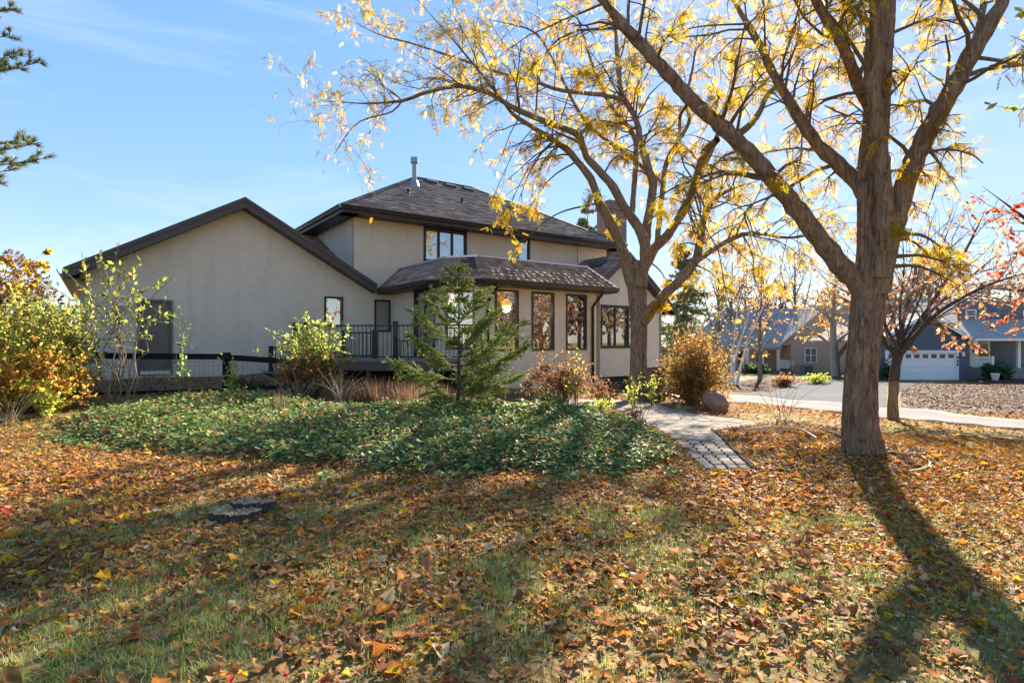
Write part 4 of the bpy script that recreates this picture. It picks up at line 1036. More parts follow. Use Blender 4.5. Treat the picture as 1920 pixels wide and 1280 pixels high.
# grass
bt = np.array([(-.5, 0, 0), (.5, 0, 0), (.35, .25, .62), (-.35, .25, .62), (0, .62, 1.0)]); bf = [np.array([(0, 1, 2, 3)]), np.array([(3, 2, 4)])]
def grass(N, y0, y1, wd, bat, thr=.5, K=14, sp=.028):
    nt_ = N // K
    y = y0 + (y1 - y0) * np.sqrt(rng.random(nt_)); x = (rng.random(nt_) * 2 - 1) * (y + 1)
    g = 1 - .45 * fbm(x, y, 1.1) - .55 * fbm(x, y, 3.1) - .06 * (x > .35 * y) + .02; k = keep_mask(x, y) & (rng.random(nt_) < np.clip((g - .30) * 2.6, .12, 1)) & ~inpoly(x, y, path_poly) & ~inpoly(x, y, walk_poly) & ~(inpoly(x, y, bb) & (rng.random(nt_) < .97))
    x, y = x[k], y[k]; yaw0 = rng.random(len(x)) * 6.283; lush = .6 + .6 * rng.random(len(x))
    x = np.repeat(x, K); y = np.repeat(y, K); yaw = np.repeat(yaw0, K) + rng.standard_normal(len(x)) * .9; lush = np.repeat(lush, K)
    x = x + rng.standard_normal(len(x)) * sp; y = y + rng.standard_normal(len(x)) * sp
    hh = (.030 + .035 * rng.random(len(x))) * lush * np.where(x > .3 * y, .75, 1)
    M = rot_frames(yaw, np.zeros(len(x)), rng.standard_normal(len(x)) * .35)
    S = np.zeros((len(x), 3, 3)); S[:, 0, 0] = wd * (.7 + .6 * rng.random(len(x))); S[:, 1, 1] = hh * 1.1; S[:, 2, 2] = hh
    V, Fo, C = inst(bt, bf, M @ S, np.stack([x, y, hz(x, y) - .004], -1), pick(len(x), [(.23, .30, .055), (.32, .37, .075), (.17, .22, .05), (.46, .44, .13), (.58, .50, .26)], [3, 3, 2, 2.6, 1.6], .2)); bat.add(V, Fo, C)
gb = Batch(); grass(240000, 1.8, 5.2, .0045, gb, K=24, sp=.03); grass(110000, 5.0, 9.5, .008, gb); grass(52000, 9.3, 16, .014, gb)
tag(gb.build('grass', M_grass), 'short green and straw coloured grass between the fallen leaves', 'grass', kind='stuff')

# ------------------------------------------------------------------ evergreen groundcover
Ni = 34000; px_ = np.array([p[0] for p in ivy_poly]); py_ = np.array([p[1] for p in ivy_poly])
x = rng.uniform(px_.min(), px_.max(), Ni * 3); y = rng.uniform(py_.min() - .3, py_.max(), Ni * 3); sd_ = np.where(inpoly(x, y, ivy_poly), 1, -1) * edgedist(x, y, ivy_poly); k = sd_ + 1.5 * (fbm(x, y, 1.5) - .5) > .0
k &= ~inpoly(x, y, path_poly)
k &= rng.random(len(x)) < np.clip(1.35 - .075 * y, .35, 1)
x, y = x[k][:Ni], y[k][:Ni]; N = len(x)
ed_ = edgedist(x, y, ivy_poly); mz = mound(x, y)
e = .05; gx_ = (mound(x + e, y) - mound(x - e, y)) / (2 * e); gy_ = (mound(x, y + e) - mound(x, y - e)) / (2 * e)
z = hz(x, y) + np.maximum(mz * (1 - .38 * rng.random(N)**2), .015) + .03 * rng.standard_normal(N) * np.where(mz > .03, 1, .4) + .02 + .10 * (rng.random(N) < .05) * rng.random(N)
D = np.stack([np.cos(a_ := rng.random(N) * 6.283), np.sin(a_), rng.standard_normal(N) * .3 - .15], -1)
D[:, 0] -= .7 * gx_; D[:, 1] -= .7 * gy_
Mi = dir_frames(D, rng.standard_normal(N) * .55)
sz = .058 * np.exp(.3 * rng.standard_normal(N)) * np.where(y > 9, 1.25, 1)
cols = pick(N, [(.10, .165, .05), (.135, .22, .06), (.19, .28, .075), (.30, .37, .075), (.50, .50, .07), (.48, .28, .10)], [4, 5, 3.4, 1.6, .5, 1.0], .22)
ib = Batch(); w_ = rng.integers(0, 2, N)
for q, tq in enumerate((leaf_t(4, .62, .7, .25), leaf_t(4, .55, .3, .4))):
    s = w_ == q; V, Fo, C = inst(tq[0], tq[1], Mi[s] * sz[s][:, None, None], np.stack([x[s], y[s], z[s]], -1), cols[s]); ib.add(V, Fo, C)
tag(ib.build('groundcover', M_ivy, None, True), 'dense dark green evergreen groundcover spreading in front of the house', 'groundcover', kind='stuff')
so = drape('groundcover_soil', ivy_poly, simple('brown_soil', (.09, .07, .04), .95, 10, .4), -.07, .25); tag(so, kind='structure')  # brown soil sheet under the groundcover, lifted by its mound
co = np.empty(len(so.data.vertices) * 3); so.data.vertices.foreach_get('co', co); co = co.reshape(-1, 3); co[:, 2] += mound(co[:, 0], co[:, 1]) * .5; so.data.vertices.foreach_set('co', co.ravel().astype(np.float32))
# fallen leaves caught on the groundcover
Nq = 3600; x = rng.uniform(px_.min(), px_.max(), Nq); y = rng.uniform(py_.min(), py_.max(), Nq); k = inpoly(x, y, ivy_poly); x, y = x[k], y[k]; qb = Batch()
place(x, y, mound(x, y) + .03, .075 + .02 * rng.random(len(x)), LT_far, litter_colors(x, y), .5, qb)
tag(qb.build('leaves_on_groundcover', M_litter), 'brown dead leaves caught on top of the green groundcover', 'leaves', kind='stuff')

# ------------------------------------------------------------------ stump and boulders
sp_ = gp(418, 990); sp_.y += .2; sp_.z = h1(sp_.x, sp_.y)
stump = empty('tree_stump', sp_); tag(stump, 'low weathered tree stump cut close to the leafy lawn', 'stump')
M_stumpbark = bark('stump_bark', (.15, .115, .085), (.30, .24, .18), 3.0, 1.0)
def woodtop():
    m, n, bs = newmat('stump_wood'); bs.inputs['Roughness'].default_value = .9
    v = texc(n); f = noise(n, v, 18, 6, .7); g = noise(n, v, 70, 3)
    n.links.new(mixc(n, ramp(n, g, [(.4, (0, 0, 0)), (.7, (.5, .5, .5))]), ramp(n, f, [(.3, (.22, .15, .09)), (.55, (.46, .34, .21)), (.75, (.60, .47, .31))]), (.14, .10, .065)), bs.inputs['Base Color']); bump(n, bs, f, .8, .02); return m
M_stumpwood = woodtop()
def disc(center, rx, ry, h, nseg, seed, dip, name, tilt=0):
    r_ = np.random.default_rng(seed); th = np.linspace(0, 2 * math.pi, nseg, endpoint=False)
    rr = 1 + .06 * np.sin(2 * th + seed) + .03 * np.sin(5 * th + 1) + .012 * np.sin(17 * th) + .008 * r_.standard_normal(nseg)
    m = MB(); rings = [(1.10, -.06), (1.04, .03), (1.0, h * .7), (1.0, h)]
    V = []
    for f_, zz in rings: V += [(center.x + rx * rr[i] * f_ * math.cos(t), center.y + ry * rr[i] * f_ * math.sin(t), center.z + zz + (tilt * math.sin(t) if zz > .01 else 0) + .006 * r_.standard_normal()) for i, t in enumerate(th)]
    Fq = [(k * nseg + i, k * nseg + (i + 1) % nseg, (k + 1) * nseg + (i + 1) % nseg, (k + 1) * nseg + i) for k in range(3) for i in range(nseg)]
    m.add(V, Fq); m.build(name, M_stumpbark, stump, False)
    m = MB(); V = []; rg = [1.0, .93, .8, .6, .4, .2]
    for j, f_ in enumerate(rg):
        V += [(center.x + rx * rr[i] * f_ * math.cos(t), center.y + ry * rr[i] * f_ * math.sin(t), center.z + h + tilt * f_ * math.sin(t) - dip * (1 - f_)**.6 * (j > 0) + (.008 if j == 0 else .012) * r_.standard_normal()) for i, t in enumerate(th)]
    Fq = [(k * nseg + i, k * nseg + (i + 1) % nseg, (k + 1) * nseg + (i + 1) % nseg, (k + 1) * nseg + i) for k in range(5) for i in range(nseg)] + [tuple(5 * nseg + i for i in range(nseg))]
    m.add(V, Fq); m.build('cut_wood', M_stumpwood, stump)
disc(sp_, .205, .16, .075, 72, 3, .012, 'bark_ring')
b2 = sp_ + Vector((.07, .17, 0)); disc(b2, .19, .12, .10, 64, 5, .05, 'bark_ring', -.01)
def rockmat(name, c):
    m, n, bs = newmat(name); bs.inputs['Roughness'].default_value = .85; v = texc(n); f = noise(n, v, 5, 7, .7); g = noise(n, v, 60, 3)
    n.links.new(mixc(n, ramp(n, g, [(.45, (0, 0, 0)), (.65, (.4, .4, .4))]), ramp(n, f, [(.3, tuple(q * .6 for q in c)), (.7, tuple(q * 1.25 for q in c))]), tuple(q * 1.5 for q in c)), bs.inputs['Base Color']); bump(n, bs, f, .5, .03); return m
def boulder(p, rx, ry, rz, seed, mat, label):
    bm = bmesh.new(); bmesh.ops.create_icosphere(bm, subdivisions=4, radius=1); r_ = np.random.default_rng(seed)
    pl = [(Vector(r_.standard_normal(3)).normalized(), r_.uniform(.72, .95)) for _ in range(14)]
    for v in bm.verts:
        d = v.co.normalized(); k = 1.0
        for n_, o_ in pl:
            dp = d.dot(n_)
            if dp > .05: k = min(k, o_ / dp)
        v.co = d * (k * .85 + .15 * min(1, k)) ; v.co = Vector((v.co.x * rx, v.co.y * ry, v.co.z * rz))
        v.co += d * .012 * math.sin(9 * d.x + 5 * d.z * 2 + seed)
    me = bpy.data.meshes.new('boulder'); bm.to_mesh(me); bm.free(); me.shade_smooth()
    o = link('boulder', me, None, mat); o.location = p; o.rotation_euler = (0, 0, seed); tag(o, label, 'boulder'); return o
bp = gp(1346, 774); bp.y += .2
boulder(Vector((bp.x, bp.y, h1(bp.x, bp.y) + .13)), .36, .30, .34, 5, rockmat('red_granite', (.27, .15, .105)), 'large reddish granite boulder beside the paved path')
bp = gp(1367, 720); boulder(Vector((bp.x, bp.y, bp.z + .15)), .5, .4, .33, 2, rockmat('grey_granite', (.25, .25, .27)), 'small grey boulder at foot of the white birch across the street')
# ------------------------------------------------------------------ trees
def frond_t(pairs=6, w=.10, ll=.30, droop=.5):
    V = []; Q = []
    for i in range(pairs):
        t = .15 + .85 * (i + .5) / pairs; x = t; z = -droop * t * t * .5
        for s in (-1, 1):
            a = 1.0 if i < pairs - 1 else .5
            dx, dy = math.cos(a) * ll, math.sin(a) * ll * s; px_, py_ = -dy / ll * w, dx / ll * w
            b = len(V); V += [(x, 0, z), (x + dx * .5 + px_ * .5, dy * .5 + py_ * .5, z + .03), (x + dx, dy, z - .04), (x + dx * .5 - px_ * .5, dy * .5 - py_ * .5, z + .02)]
            Q.append((b, b + 1, b + 2, b + 3))
    return np.array(V), [np.array(Q)]
FROND = frond_t(6, .09, .30)
FROND5 = frond_t(4, .13, .38)
YEL = ([(.68, .41, .006), (.64, .31, .006), (.56, .43, .015), (.33, .34, .025), (.46, .19, .012), (.26, .13, .02)], [5, 3.4, 3.2, 2.6, 1.8, .9])
def nvec(n=None):
    v = rng.standard_normal(3 if n is None else (n, 3)); return v / np.linalg.norm(v, axis=-1, keepdims=True)
class Tree:
    def __init__(s, name, base, label, cat='tree', group=None, barkm=None, twigm=None):
        s.root = empty(name, base); tag(s.root, label, cat, group); s.bark = barkm or M_bark; s.twm = twigm or M_twig
        s.tw = Tubes(); s.P = []; s.D = []; s.S = []; s.limbs = []
    def limb(s, pts, Y, dY=0, n=10, step=None, name='limb', wmul=1.0):
        """pts in photo pixels (px,py,width px); Y distance at start, dY drift to the end"""
        k = len(pts); P = []; W_ = []
        for i, p in enumerate(pts):
            y = Y + dY * i / max(1, k - 1); P.append(at(p[0], p[1], y)); W_.append(p[2] / F * y / 2 * wmul * .86)
        S, Rr = smooth_path(P, W_, step or max(.08, Y * .012))
        t = Tubes(); 
        # slightly knobbly
        Rr = Rr * (1 + .05 * np.sin(np.arange(len(Rr)) * 1.7) + .03 * rng.standard_normal(len(Rr)))
        S[1:-1] += rng.standard_normal((len(S) - 2, 3)) * (Rr[1:-1, None] * .06)
        if name == 'limb':
            kf = max(2, len(Rr) // 4); Rr[-kf:] *= np.linspace(1, .22, kf)
        t.add(S, Rr, n); t.build(name, s.bark, s.root); s.limbs.append((S, Rr)); return S, Rr
    def leaf(s, p, d, sz): s.P.append(p); s.D.append(d); s.S.append(sz)
    def twig(s, p, d, L_, r, nl, ls, droop=.5):
        n = 5; pts = [p]; d = d / (np.linalg.norm(d) + 1e-9)
        for i in range(n - 1):
            d = d + nvec() * .22 + np.array([0, 0, -droop * .25]); d /= np.linalg.norm(d); pts.append(pts[-1] + d * L_ / (n - 1))
        pts = np.array(pts); s.tw.add(pts, np.linspace(r, r * .35, n), 4)
        for i in range(nl):
            t = (.15 + .85 * rng.random()) * (n - 1); j = min(int(t), n - 2); q = pts[j] + (pts[j + 1] - pts[j]) * (t - j)
            dd_ = (pts[j + 1] - pts[j]) / (L_ / (n - 1)) * .4 + nvec() * .9 + np.array([0, 0, -.35]); s.leaf(q, dd_, ls * (.7 + .6 * rng.random()))
        return pts
    def sprout(s, S, Rr, t0, t1, n, L0, L1, ntw=5, nl=7, ls=.22, up=.15, droop=.5, side=None, rk=.35):
        for i in range(n):
            j = int((t0 + (t1 - t0) * rng.random()) * (len(S) - 2)); p = S[j]; tg = S[j + 1] - S[j]; tg /= np.linalg.norm(tg) + 1e-9
            v = nvec(); v -= tg * v.dot(tg); v /= np.linalg.norm(v); d = tg * .55 + v * .8 + np.array([0, 0, up])
            if side is not None: d += np.array(side)
            L_ = rng.uniform(L0, L1); r = min(Rr[j] * rk, .012 + L_ * .012); m = 6; pts = [p]; d /= np.linalg.norm(d)
            for q in range(m - 1):
                d = d + nvec() * .28 + np.array([0, 0, -droop * .14 * q * .5]); d /= np.linalg.norm(d); pts.append(pts[-1] + d * L_ / (m - 1))
            pts = np.array(pts); s.tw.add(pts, np.linspace(r, r * .3, m), 5)
            for q in range(ntw):
                tt_ = (.25 + .75 * rng.random()) * (m - 1); jj = min(int(tt_), m - 2); pp = pts[jj] + (pts[jj + 1] - pts[jj]) * (tt_ - jj)
                tg2 = pts[jj + 1] - pts[jj]; tg2 /= np.linalg.norm(tg2); s.twig(pp, tg2 * .6 + nvec() * .8, L_ * rng.uniform(.22, .45), r * .4, rng.poisson(nl), ls, droop)
    def clump(s, px, py, Y, rpx, n, ls=.22, frm=None):
        c = np.array(at(px, py, Y)); r = rpx / F * Y
        best = min(((np.linalg.norm(S - c, axis=1).min(), k_) for k_, (S, _) in enumerate(s.limbs)))[1]; S, Rr = s.limbs[best]; j = np.linalg.norm(S - c, axis=1).argmin()
        a = S[j] if frm is None else np.array(at(*frm)); mid = (a + c) / 2 + np.array([0, 0, np.linalg.norm(a - c) * .12]); pth, _ = smooth_path([a, mid, c], [1, 1, 1], .15)
        s.tw.add(pth, np.linspace(max(.008, min(.03, Rr[j] * .3)), .005, len(pth)), 5)
        for i in range(max(3, n // 9)):
            o = nvec() * r * rng.random()**.4 * np.array([1, .8, .75]); p0 = pth[int(len(pth) * rng.uniform(.55, .99))]; d = (c + o) - p0
            s.twig(p0, d, np.linalg.norm(d) + .05, .006, 9, ls, .4)
    def finish(s, pal, tmpl=FROND, mat=None, name='crown', jit=.15):
        bo = s.tw.build('branches', s.twm, s.root)
        if bo: bo['kind'] = 'stuff'
        if s.P:
            P = np.array(s.P); D = np.array(s.D); S_ = np.array(s.S); n = len(P); M = dir_frames(D, rng.standard_normal(n) * .8) * S_[:, None, None]
            b = Batch(); tm = tmpl if isinstance(tmpl, list) else [tmpl]; w = rng.integers(0, len(tm), n)
            C = pick(n, *pal, jit)
            for k_, t in enumerate(tm):
                q = w == k_; 
                if q.any():
                    V, Fo, c = inst(t[0], t[1], M[q], P[q], C[q]); b.add(V, Fo, c)
            b.build(name, mat or M_leaf, s.root)
        return s.root

def big_trunk(root, pts, Y, mat, flare_px, seed=1, nseg=120):
    """trunk with ridged bark relief"""
    P = [at(p[0], p[1], Y) for p in pts]; W_ = [p[2] / F * Y / 2 * .93 for p in pts]
    S, Rr = smooth_path(P, W_, .035); m = len(S); V, Q = tube_np(S, Rr, nseg); V = V.reshape(m, nseg, 3); C = S[:, None, :]; d = V - C; dl = np.linalg.norm(d, axis=2, keepdims=True)
    th = np.linspace(0, 2 * math.pi, nseg, endpoint=False); hgt = (S[:, 2] - S[0, 2])[:, None]
    u = th[None, :] * 6.0; wob = 1.2 * vn(hgt * 1.5 + 0 * th[None], 0 * hgt + th[None] * 1.3) * 2
    rid = np.abs(np.sin(u * 1.0 + wob * 2.0 + 1.7 * np.sin(hgt * 2.3))) ; cr_ = vn(hgt * 6 + 0 * th[None], th[None] * 7 + 0 * hgt)
    T_ = th[None, :]; n1 = np.abs(np.sin(10 * T_ + 1.9 * np.sin(1.9 * hgt + .7 * np.sin(3 * T_)) + 1.2 * np.sin(5.3 * hgt + 2 * T_) + .5 * np.sin(13 * hgt + 5 * T_)))
    n2 = np.sin(27 * hgt + 6 * T_ + 3 * np.sin(7 * T_)) * np.sin(17 * hgt - 9 * T_)
    disp = 1 + .085 * (n1**.7 - .62) + .02 * n2 + .03 * np.sin(2 * T_ + hgt * 1.1) + .012 * rng.standard_normal((m, nseg))
    fl = np.exp(-hgt / .2) * (.30 + .26 * np.sin(th[None] * 3 + 1.1) + .14 * np.sin(th[None] * 5 + .3)); disp = disp + np.maximum(fl, 0)
    V = C + d * disp[:, :, None]
    me = np_mesh('trunk', V.reshape(-1, 3), [Q], smooth=True)
    return link('trunk', me, root, mat), (S, Rr)

# big honey locust at the right
Y1 = gp(1614, 850).y
t1 = Tree('honey_locust_tree', gp(1614, 850), 'big locust tree with thick bark trunk and forked limbs on the right lawn')
o, tr = big_trunk(t1.root, [(1616, 868, 72), (1615, 845, 66), (1612, 800, 62), (1614, 717, 58), (1621, 633, 58), (1627, 570, 61), (1631, 525, 64), (1634, 480, 54), (1633, 400, 48), (1632, 330, 46), (1641, 250, 46), (1647, 150, 44), (1653, 60, 42), (1662, -60, 38), (1675, -260, 24)], Y1, M_bark, 90)
t1.limbs.append(tr)
b0 = t1.limb([(1630, 556, 52), (1600, 522, 44), (1555, 472, 40), (1505, 405, 38), (1440, 325, 36), (1380, 262, 33), (1300, 190, 30), (1240, 125, 27), (1180, 60, 24), (1125, -5, 22), (1050, -90, 14)], Y1 - .05, .5, 14)
b0b = t1.limb([(1375, 258, 17), (1402, 238, 15), (1422, 215, 13), (1438, 180, 10), (1465, 155, 7), (1480, 140, 4)], Y1 + .35, .3, 8)
b0c = t1.limb([(1345, 262, 14), (1322, 285, 17), (1306, 330, 15), (1295, 365, 12), (1270, 400, 8)], Y1 + .5, 1.2, 8)
b1 = t1.limb([(1628, 372, 34), (1590, 325, 31), (1540, 280, 27), (1502, 228, 24), (1478, 185, 20), (1450, 140, 17), (1425, 85, 15), (1395, 35, 14), (1360, -25, 12)], Y1 + .1, .7, 12)
b2 = t1.limb([(1640, 215, 28), (1607, 155, 25), (1585, 95, 22), (1557, 52, 20), (1530, 0, 18), (1500, -70, 13)], Y1 - .1, -.5, 12)
b3 = t1.limb([(1645, 545, 50), (1666, 455, 44), (1690, 370, 42), (1720, 290, 41), (1755, 220, 39), (1795, 150, 37), (1835, 80, 35), (1875, 10, 33), (1940, -100, 24)], Y1 - .08, -.7, 16)
b4 = t1.limb([(1648, 520, 40), (1658, 420, 33), (1656, 340, 32), (1642, 205, 28), (1633, 110, 27), (1641, 20, 25), (1652, -80, 20)], Y1 - .17, -.4, 14)
b5 = t1.limb([(1812, 118, 16), (1838, 45, 15), (1850, -40, 12)], Y1 - .2, .4, 8)
b6 = t1.limb([(1828, 108, 9), (1870, 113, 8), (1940, 124, 6)], Y1 - .55, -.3, 7)
for (S, Rr), t0_, n_ in ((b0, .30, 15), (b1, .15, 15), (b2, .2, 10), (b3, .25, 12), (b4, .4, 9), (b0b, .2, 5), (b0c, .3, 4), (b5, .3, 4), (tr, .62, 10)):
    t1.sprout(S, Rr, t0_, .99, int(n_ * 1.1), .7, 1.7, 6, 8, .11, .0, .6)
for c in ((1780, 472, 34, 90), (1795, 500, 34, 80), (1745, 480, 28, 60), (1800, 536, 20, 40), (1690, 425, 22, 40), (1740, 330, 40, 70), (1700, 320, 26, 40), (1760, 250, 34, 50), (1540, 85, 38, 60), (1575, 140, 30, 50), (1440, 150, 34, 50), (1500, 300, 40, 60), (1545, 340, 30, 40), (1460, 330, 36, 50), (1395, 300, 30, 40), (1700, 200, 26, 30), (1480, 60, 44, 60), (1590, 30, 40, 60), (1700, 130, 26, 30), (1800, 20, 26, 30), (1350, 180, 40, 60), (1260, 60, 40, 60), (1420, 400, 36, 50), (1720, 390, 26, 40)):
    t1.clump(c[0], c[1], Y1 + rng.uniform(-.5, .4), c[2], int(c[3] * 1.0), .11)
t1.finish(YEL)

# second locust in front of the sunroom
bt2 = gp(1197, 750); Y2 = bt2.y
t2 = Tree('honey_locust_tree', bt2, 'yellow leaved locust tree standing beside the sunroom corner')
o, tr2 = big_trunk(t2.root, [(1197, 760, 40), (1197, 735, 36), (1197, 680, 33), (1198, 620, 33), (1197, 580, 35), (1195, 548, 38), (1196, 520, 36), (1206, 492, 26)], Y2, M_bark, 60, nseg=72)
l1 = t2.limb([(1192, 545, 30), (1181, 520, 27), (1167, 467, 24), (1139, 408, 21), (1123, 380, 19), (1108, 336, 17), (1061, 280, 14), (1000, 240, 10), (962, 214, 8), (935, 180, 6), (858, 85, 5), (782, 0, 4)], Y2, -1.2)
l2 = t2.limb([(1198, 535, 34), (1205, 505, 28), (1211, 474, 25), (1198, 427, 21), (1167, 385, 19), (1150, 350, 18), (1100, 294, 15), (1088, 258, 14), (1060, 242, 13), (991, 216, 12), (948, 194, 11), (919, 176, 10), (865, 162, 9), (804, 172, 8), (754, 189, 7), (679, 194, 5), (600, 190, 3), (560, 205, 2)], Y2 - .1, -1.6)
l3 = t2.limb([(1209, 470, 20), (1213, 430, 19), (1219, 380, 18), (1225, 350, 18), (1213, 306, 16), (1199, 259, 14), (1193, 224, 13), (1166, 177, 12), (1160, 130, 11), (1154, 60, 9), (1150, -10, 7)], Y2 + .2, .6)
l3b = t2.limb([(1172, 188, 10), (1133, 179, 9), (1054, 170, 8), (1000, 153, 7), (930, 135, 6), (873, 115, 5), (776, 83, 4), (711, 65, 3), (640, 30, 2)], Y2 + .4, 1.2)
l4 = t2.limb([(1208, 500, 24), (1228, 465, 21), (1251, 442, 20), (1289, 383, 18), (1302, 345, 15), (1330, 290, 12), (1350, 240, 9), (1375, 160, 7), (1400, 70, 5)], Y2 + .3, 1.2)
l4b = t2.limb([(1232, 460, 12), (1240, 380, 11), (1250, 304, 10), (1276, 259, 9), (1293, 224, 8), (1286, 190, 7), (1300, 120, 5), (1310, 40, 4)], Y2 + .5, 1.5)
l5 = t2.limb([(1205, 602, 26), (1222, 580, 23), (1251, 549, 21), (1301, 496, 19), (1311, 461, 17), (1320, 411, 14), (1336, 378, 11), (1370, 355, 8), (1420, 340, 5)], Y2 - .1, -1.0)
l5b = t2.limb([(1303, 492, 13), (1348, 461, 11), (1392, 440, 10), (1432, 439, 8), (1476, 446, 6), (1530, 440, 4), (1570, 450, 3)], Y2 - .6, -1.0)
l6 = t2.limb([(1185, 400, 12), (1192, 294, 11), (1186, 250, 10), (1140, 190, 8), (1110, 120, 6), (1085, 40, 4), (1060, -20, 3)], Y2 + .3, 2.0)
l7 = t2.limb([(1230, 340, 9), (1190, 300, 8), (1100, 230, 7), (1040, 120, 6), (1000, 60, 5), (912, 36, 4)], Y2 + .6, 2.2)
l8 = t2.limb([(754, 189, 4), (735, 210, 3.5), (690, 222, 3), (660, 240, 2.5), (620, 300, 1.6)], Y2 - 1.3, -.2)
for (S, Rr), t0_, n_, nl_ in ((l1, .4, 20, 6), (l2, .35, 30, 5), (l3, .25, 20, 8), (l3b, .2, 20, 6), (l4, .25, 18, 8), (l4b, .2, 14, 8), (l5, .5, 14, 7), (l5b, .25, 14, 7), (l6, .2, 18, 8), (l7, .2, 18, 7), (l8, .2, 4, 1)):
    t2.sprout(S, Rr, t0_, .99, int(n_ * 1.3), .7, 2.0, 6, nl_ * .95, .16, .05, .45)
for c in ((940, 420, 30, 70), (985, 400, 34, 80), (925, 370, 24, 50), (1000, 340, 40, 70), (960, 470, 14, 30), (1230, 570, 24, 50), (1260, 545, 28, 60), (1300, 530, 30, 60), (1340, 500, 30, 50), (1250, 400, 36, 80), (1270, 460, 30, 70), (1310, 430, 26, 50), (1230, 330, 44, 90), (1160, 290, 44, 90), (1120, 220, 44, 80), (1260, 200, 50, 90), (1090, 130, 50, 90), (1190, 100, 50, 90), (1000, 120, 54, 90), (900, 60, 50, 80), (860, 130, 40, 50), (1270, 340, 36, 70), (1150, 420, 26, 50), (1110, 370, 26, 50), (1420, 510, 26, 50), (1460, 540, 30, 50), (1400, 470, 34, 60), (1500, 490, 30, 50), (1360, 540, 22, 40), (1270, 30, 50, 80), (1050, 40, 50, 80), (1150, 30, 44, 70), (620, 400, 14, 20), (700, 340, 16, 10), (1035, 300, 30, 50), (880, 250, 22, 14), (940, 300, 30, 24)):
    if c[0] < 650: continue
    t2.clump(c[0], c[1], Y2 + rng.uniform(-1.2, 1.0), c[2], int(c[3] * 1.35), .16)
t2.finish(YEL)
# ------------------------------------------------------------------ conifers
def needle_twig(bat_pos, p, d, L_, nn, ln):
    t = rng.random(nn); ax = d / np.linalg.norm(d); v = nvec(nn); v -= ax * (v @ ax)[:, None]; v /= np.linalg.norm(v, axis=1)[:, None] + 1e-9
    D = ax * .75 + v * .7 + np.array([0, 0, .12]); bat_pos.append((p + ax * (t * L_)[:, None], D, np.full(nn, ln) * (.8 + .4 * rng.random(nn))))
NEED = (np.array([(0, -.5, 0), (1, 0, 0), (0, .5, 0)]), [np.array([(0, 1, 2)])])
def needles(lst, cols, wts, wd, root, name='needles', jit=.2):
    P = np.concatenate([a for a, _, _ in lst]); D = np.concatenate([a for _, a, _ in lst]); S_ = np.concatenate([a for _, _, a in lst]); n = len(P)
    M = dir_frames(D, rng.random(n) * 6.28); Sc = np.zeros((n, 3, 3)); Sc[:, 0, 0] = S_; Sc[:, 1, 1] = wd; Sc[:, 2, 2] = 1
    V, Fo, C = inst(NEED[0], NEED[1], M @ Sc, P, pick(n, cols, wts, jit)); b = Batch(); b.add(V, Fo, C); o = b.build(name, M_needle, root); o['kind'] = 'stuff' if False else 'part'; del o['kind']; return o
# young spruce in the groundcover
sb = gp(858, 787); sz0 = h1(sb.x, sb.y); spr = empty('spruce_tree', sb); tag(spr, 'young sparse spruce tree growing out of the green groundcover', 'tree')
Ys = sb.y; pxm = Ys / F; tr_t = Tubes(); top = np.array(at(860, 492, Ys)); bs_ = np.array([sb.x, sb.y, sz0 - .05])
S, Rr = smooth_path([bs_, bs_ * .6 + top * .4 + np.array([.02, 0, 0]), top], [.045, .03, .006], .1); tr_t.add(S, Rr, 8); tr_t.build('trunk', M_bark2, spr)
brn = Tubes(); nl_ = []
Htot = top[2] - bs_[2]
def spruce_branch(z, az, L_, rise, dens=1.0, up_end=.35):
    p0 = bs_ + (top - bs_) * ((z) / Htot); d = np.array([math.cos(az), math.sin(az), rise]); m = 7; pts = [p0]
    for i in range(m - 1):
        d2 = d + np.array([0, 0, up_end * i / m]) + nvec() * .06; d2 /= np.linalg.norm(d2); pts.append(pts[-1] + d2 * L_ / (m - 1))
    pts = np.array(pts); brn.add(pts, np.linspace(.014, .004, m), 5)
    for i in range(m - 1):
        sg = pts[i + 1] - pts[i]; needle_twig(nl_, pts[i], sg, np.linalg.norm(sg), int(70 * dens), .034)
    ns = int(L_ * 32 * dens)
    for i in range(ns):
        t = .18 + .8 * i / max(1, ns - 1); j = min(int(t * (m - 1)), m - 2); q = pts[j] + (pts[j + 1] - pts[j]) * (t * (m - 1) - j); tg = pts[j + 1] - pts[j]; tg /= np.linalg.norm(tg)
        sd = np.cross(tg, [0, 0, 1]); sd /= np.linalg.norm(sd) + 1e-9; s_ = 1 if i % 2 else -1
        dd_ = tg * .8 + sd * s_ * .75 + np.array([0, 0, -.12 + .25 * rng.standard_normal()]); dd_ /= np.linalg.norm(dd_); l2_ = L_ * .42 * (1 - .6 * t) * rng.uniform(.6, 1.25) + .06
        brn.add(np.array([q, q + dd_ * l2_]), np.array([.005, .002]), 4); needle_twig(nl_, q, dd_, l2_, int(125 * l2_ / .15), .032)
        for w_ in range(3):
            q2 = q + dd_ * l2_ * rng.uniform(.25, .8); d3 = dd_ + nvec() * .75 + np.array([0, 0, -.15]); d3 /= np.linalg.norm(d3); needle_twig(nl_, q2, d3, l2_ * .5, 42, .03)
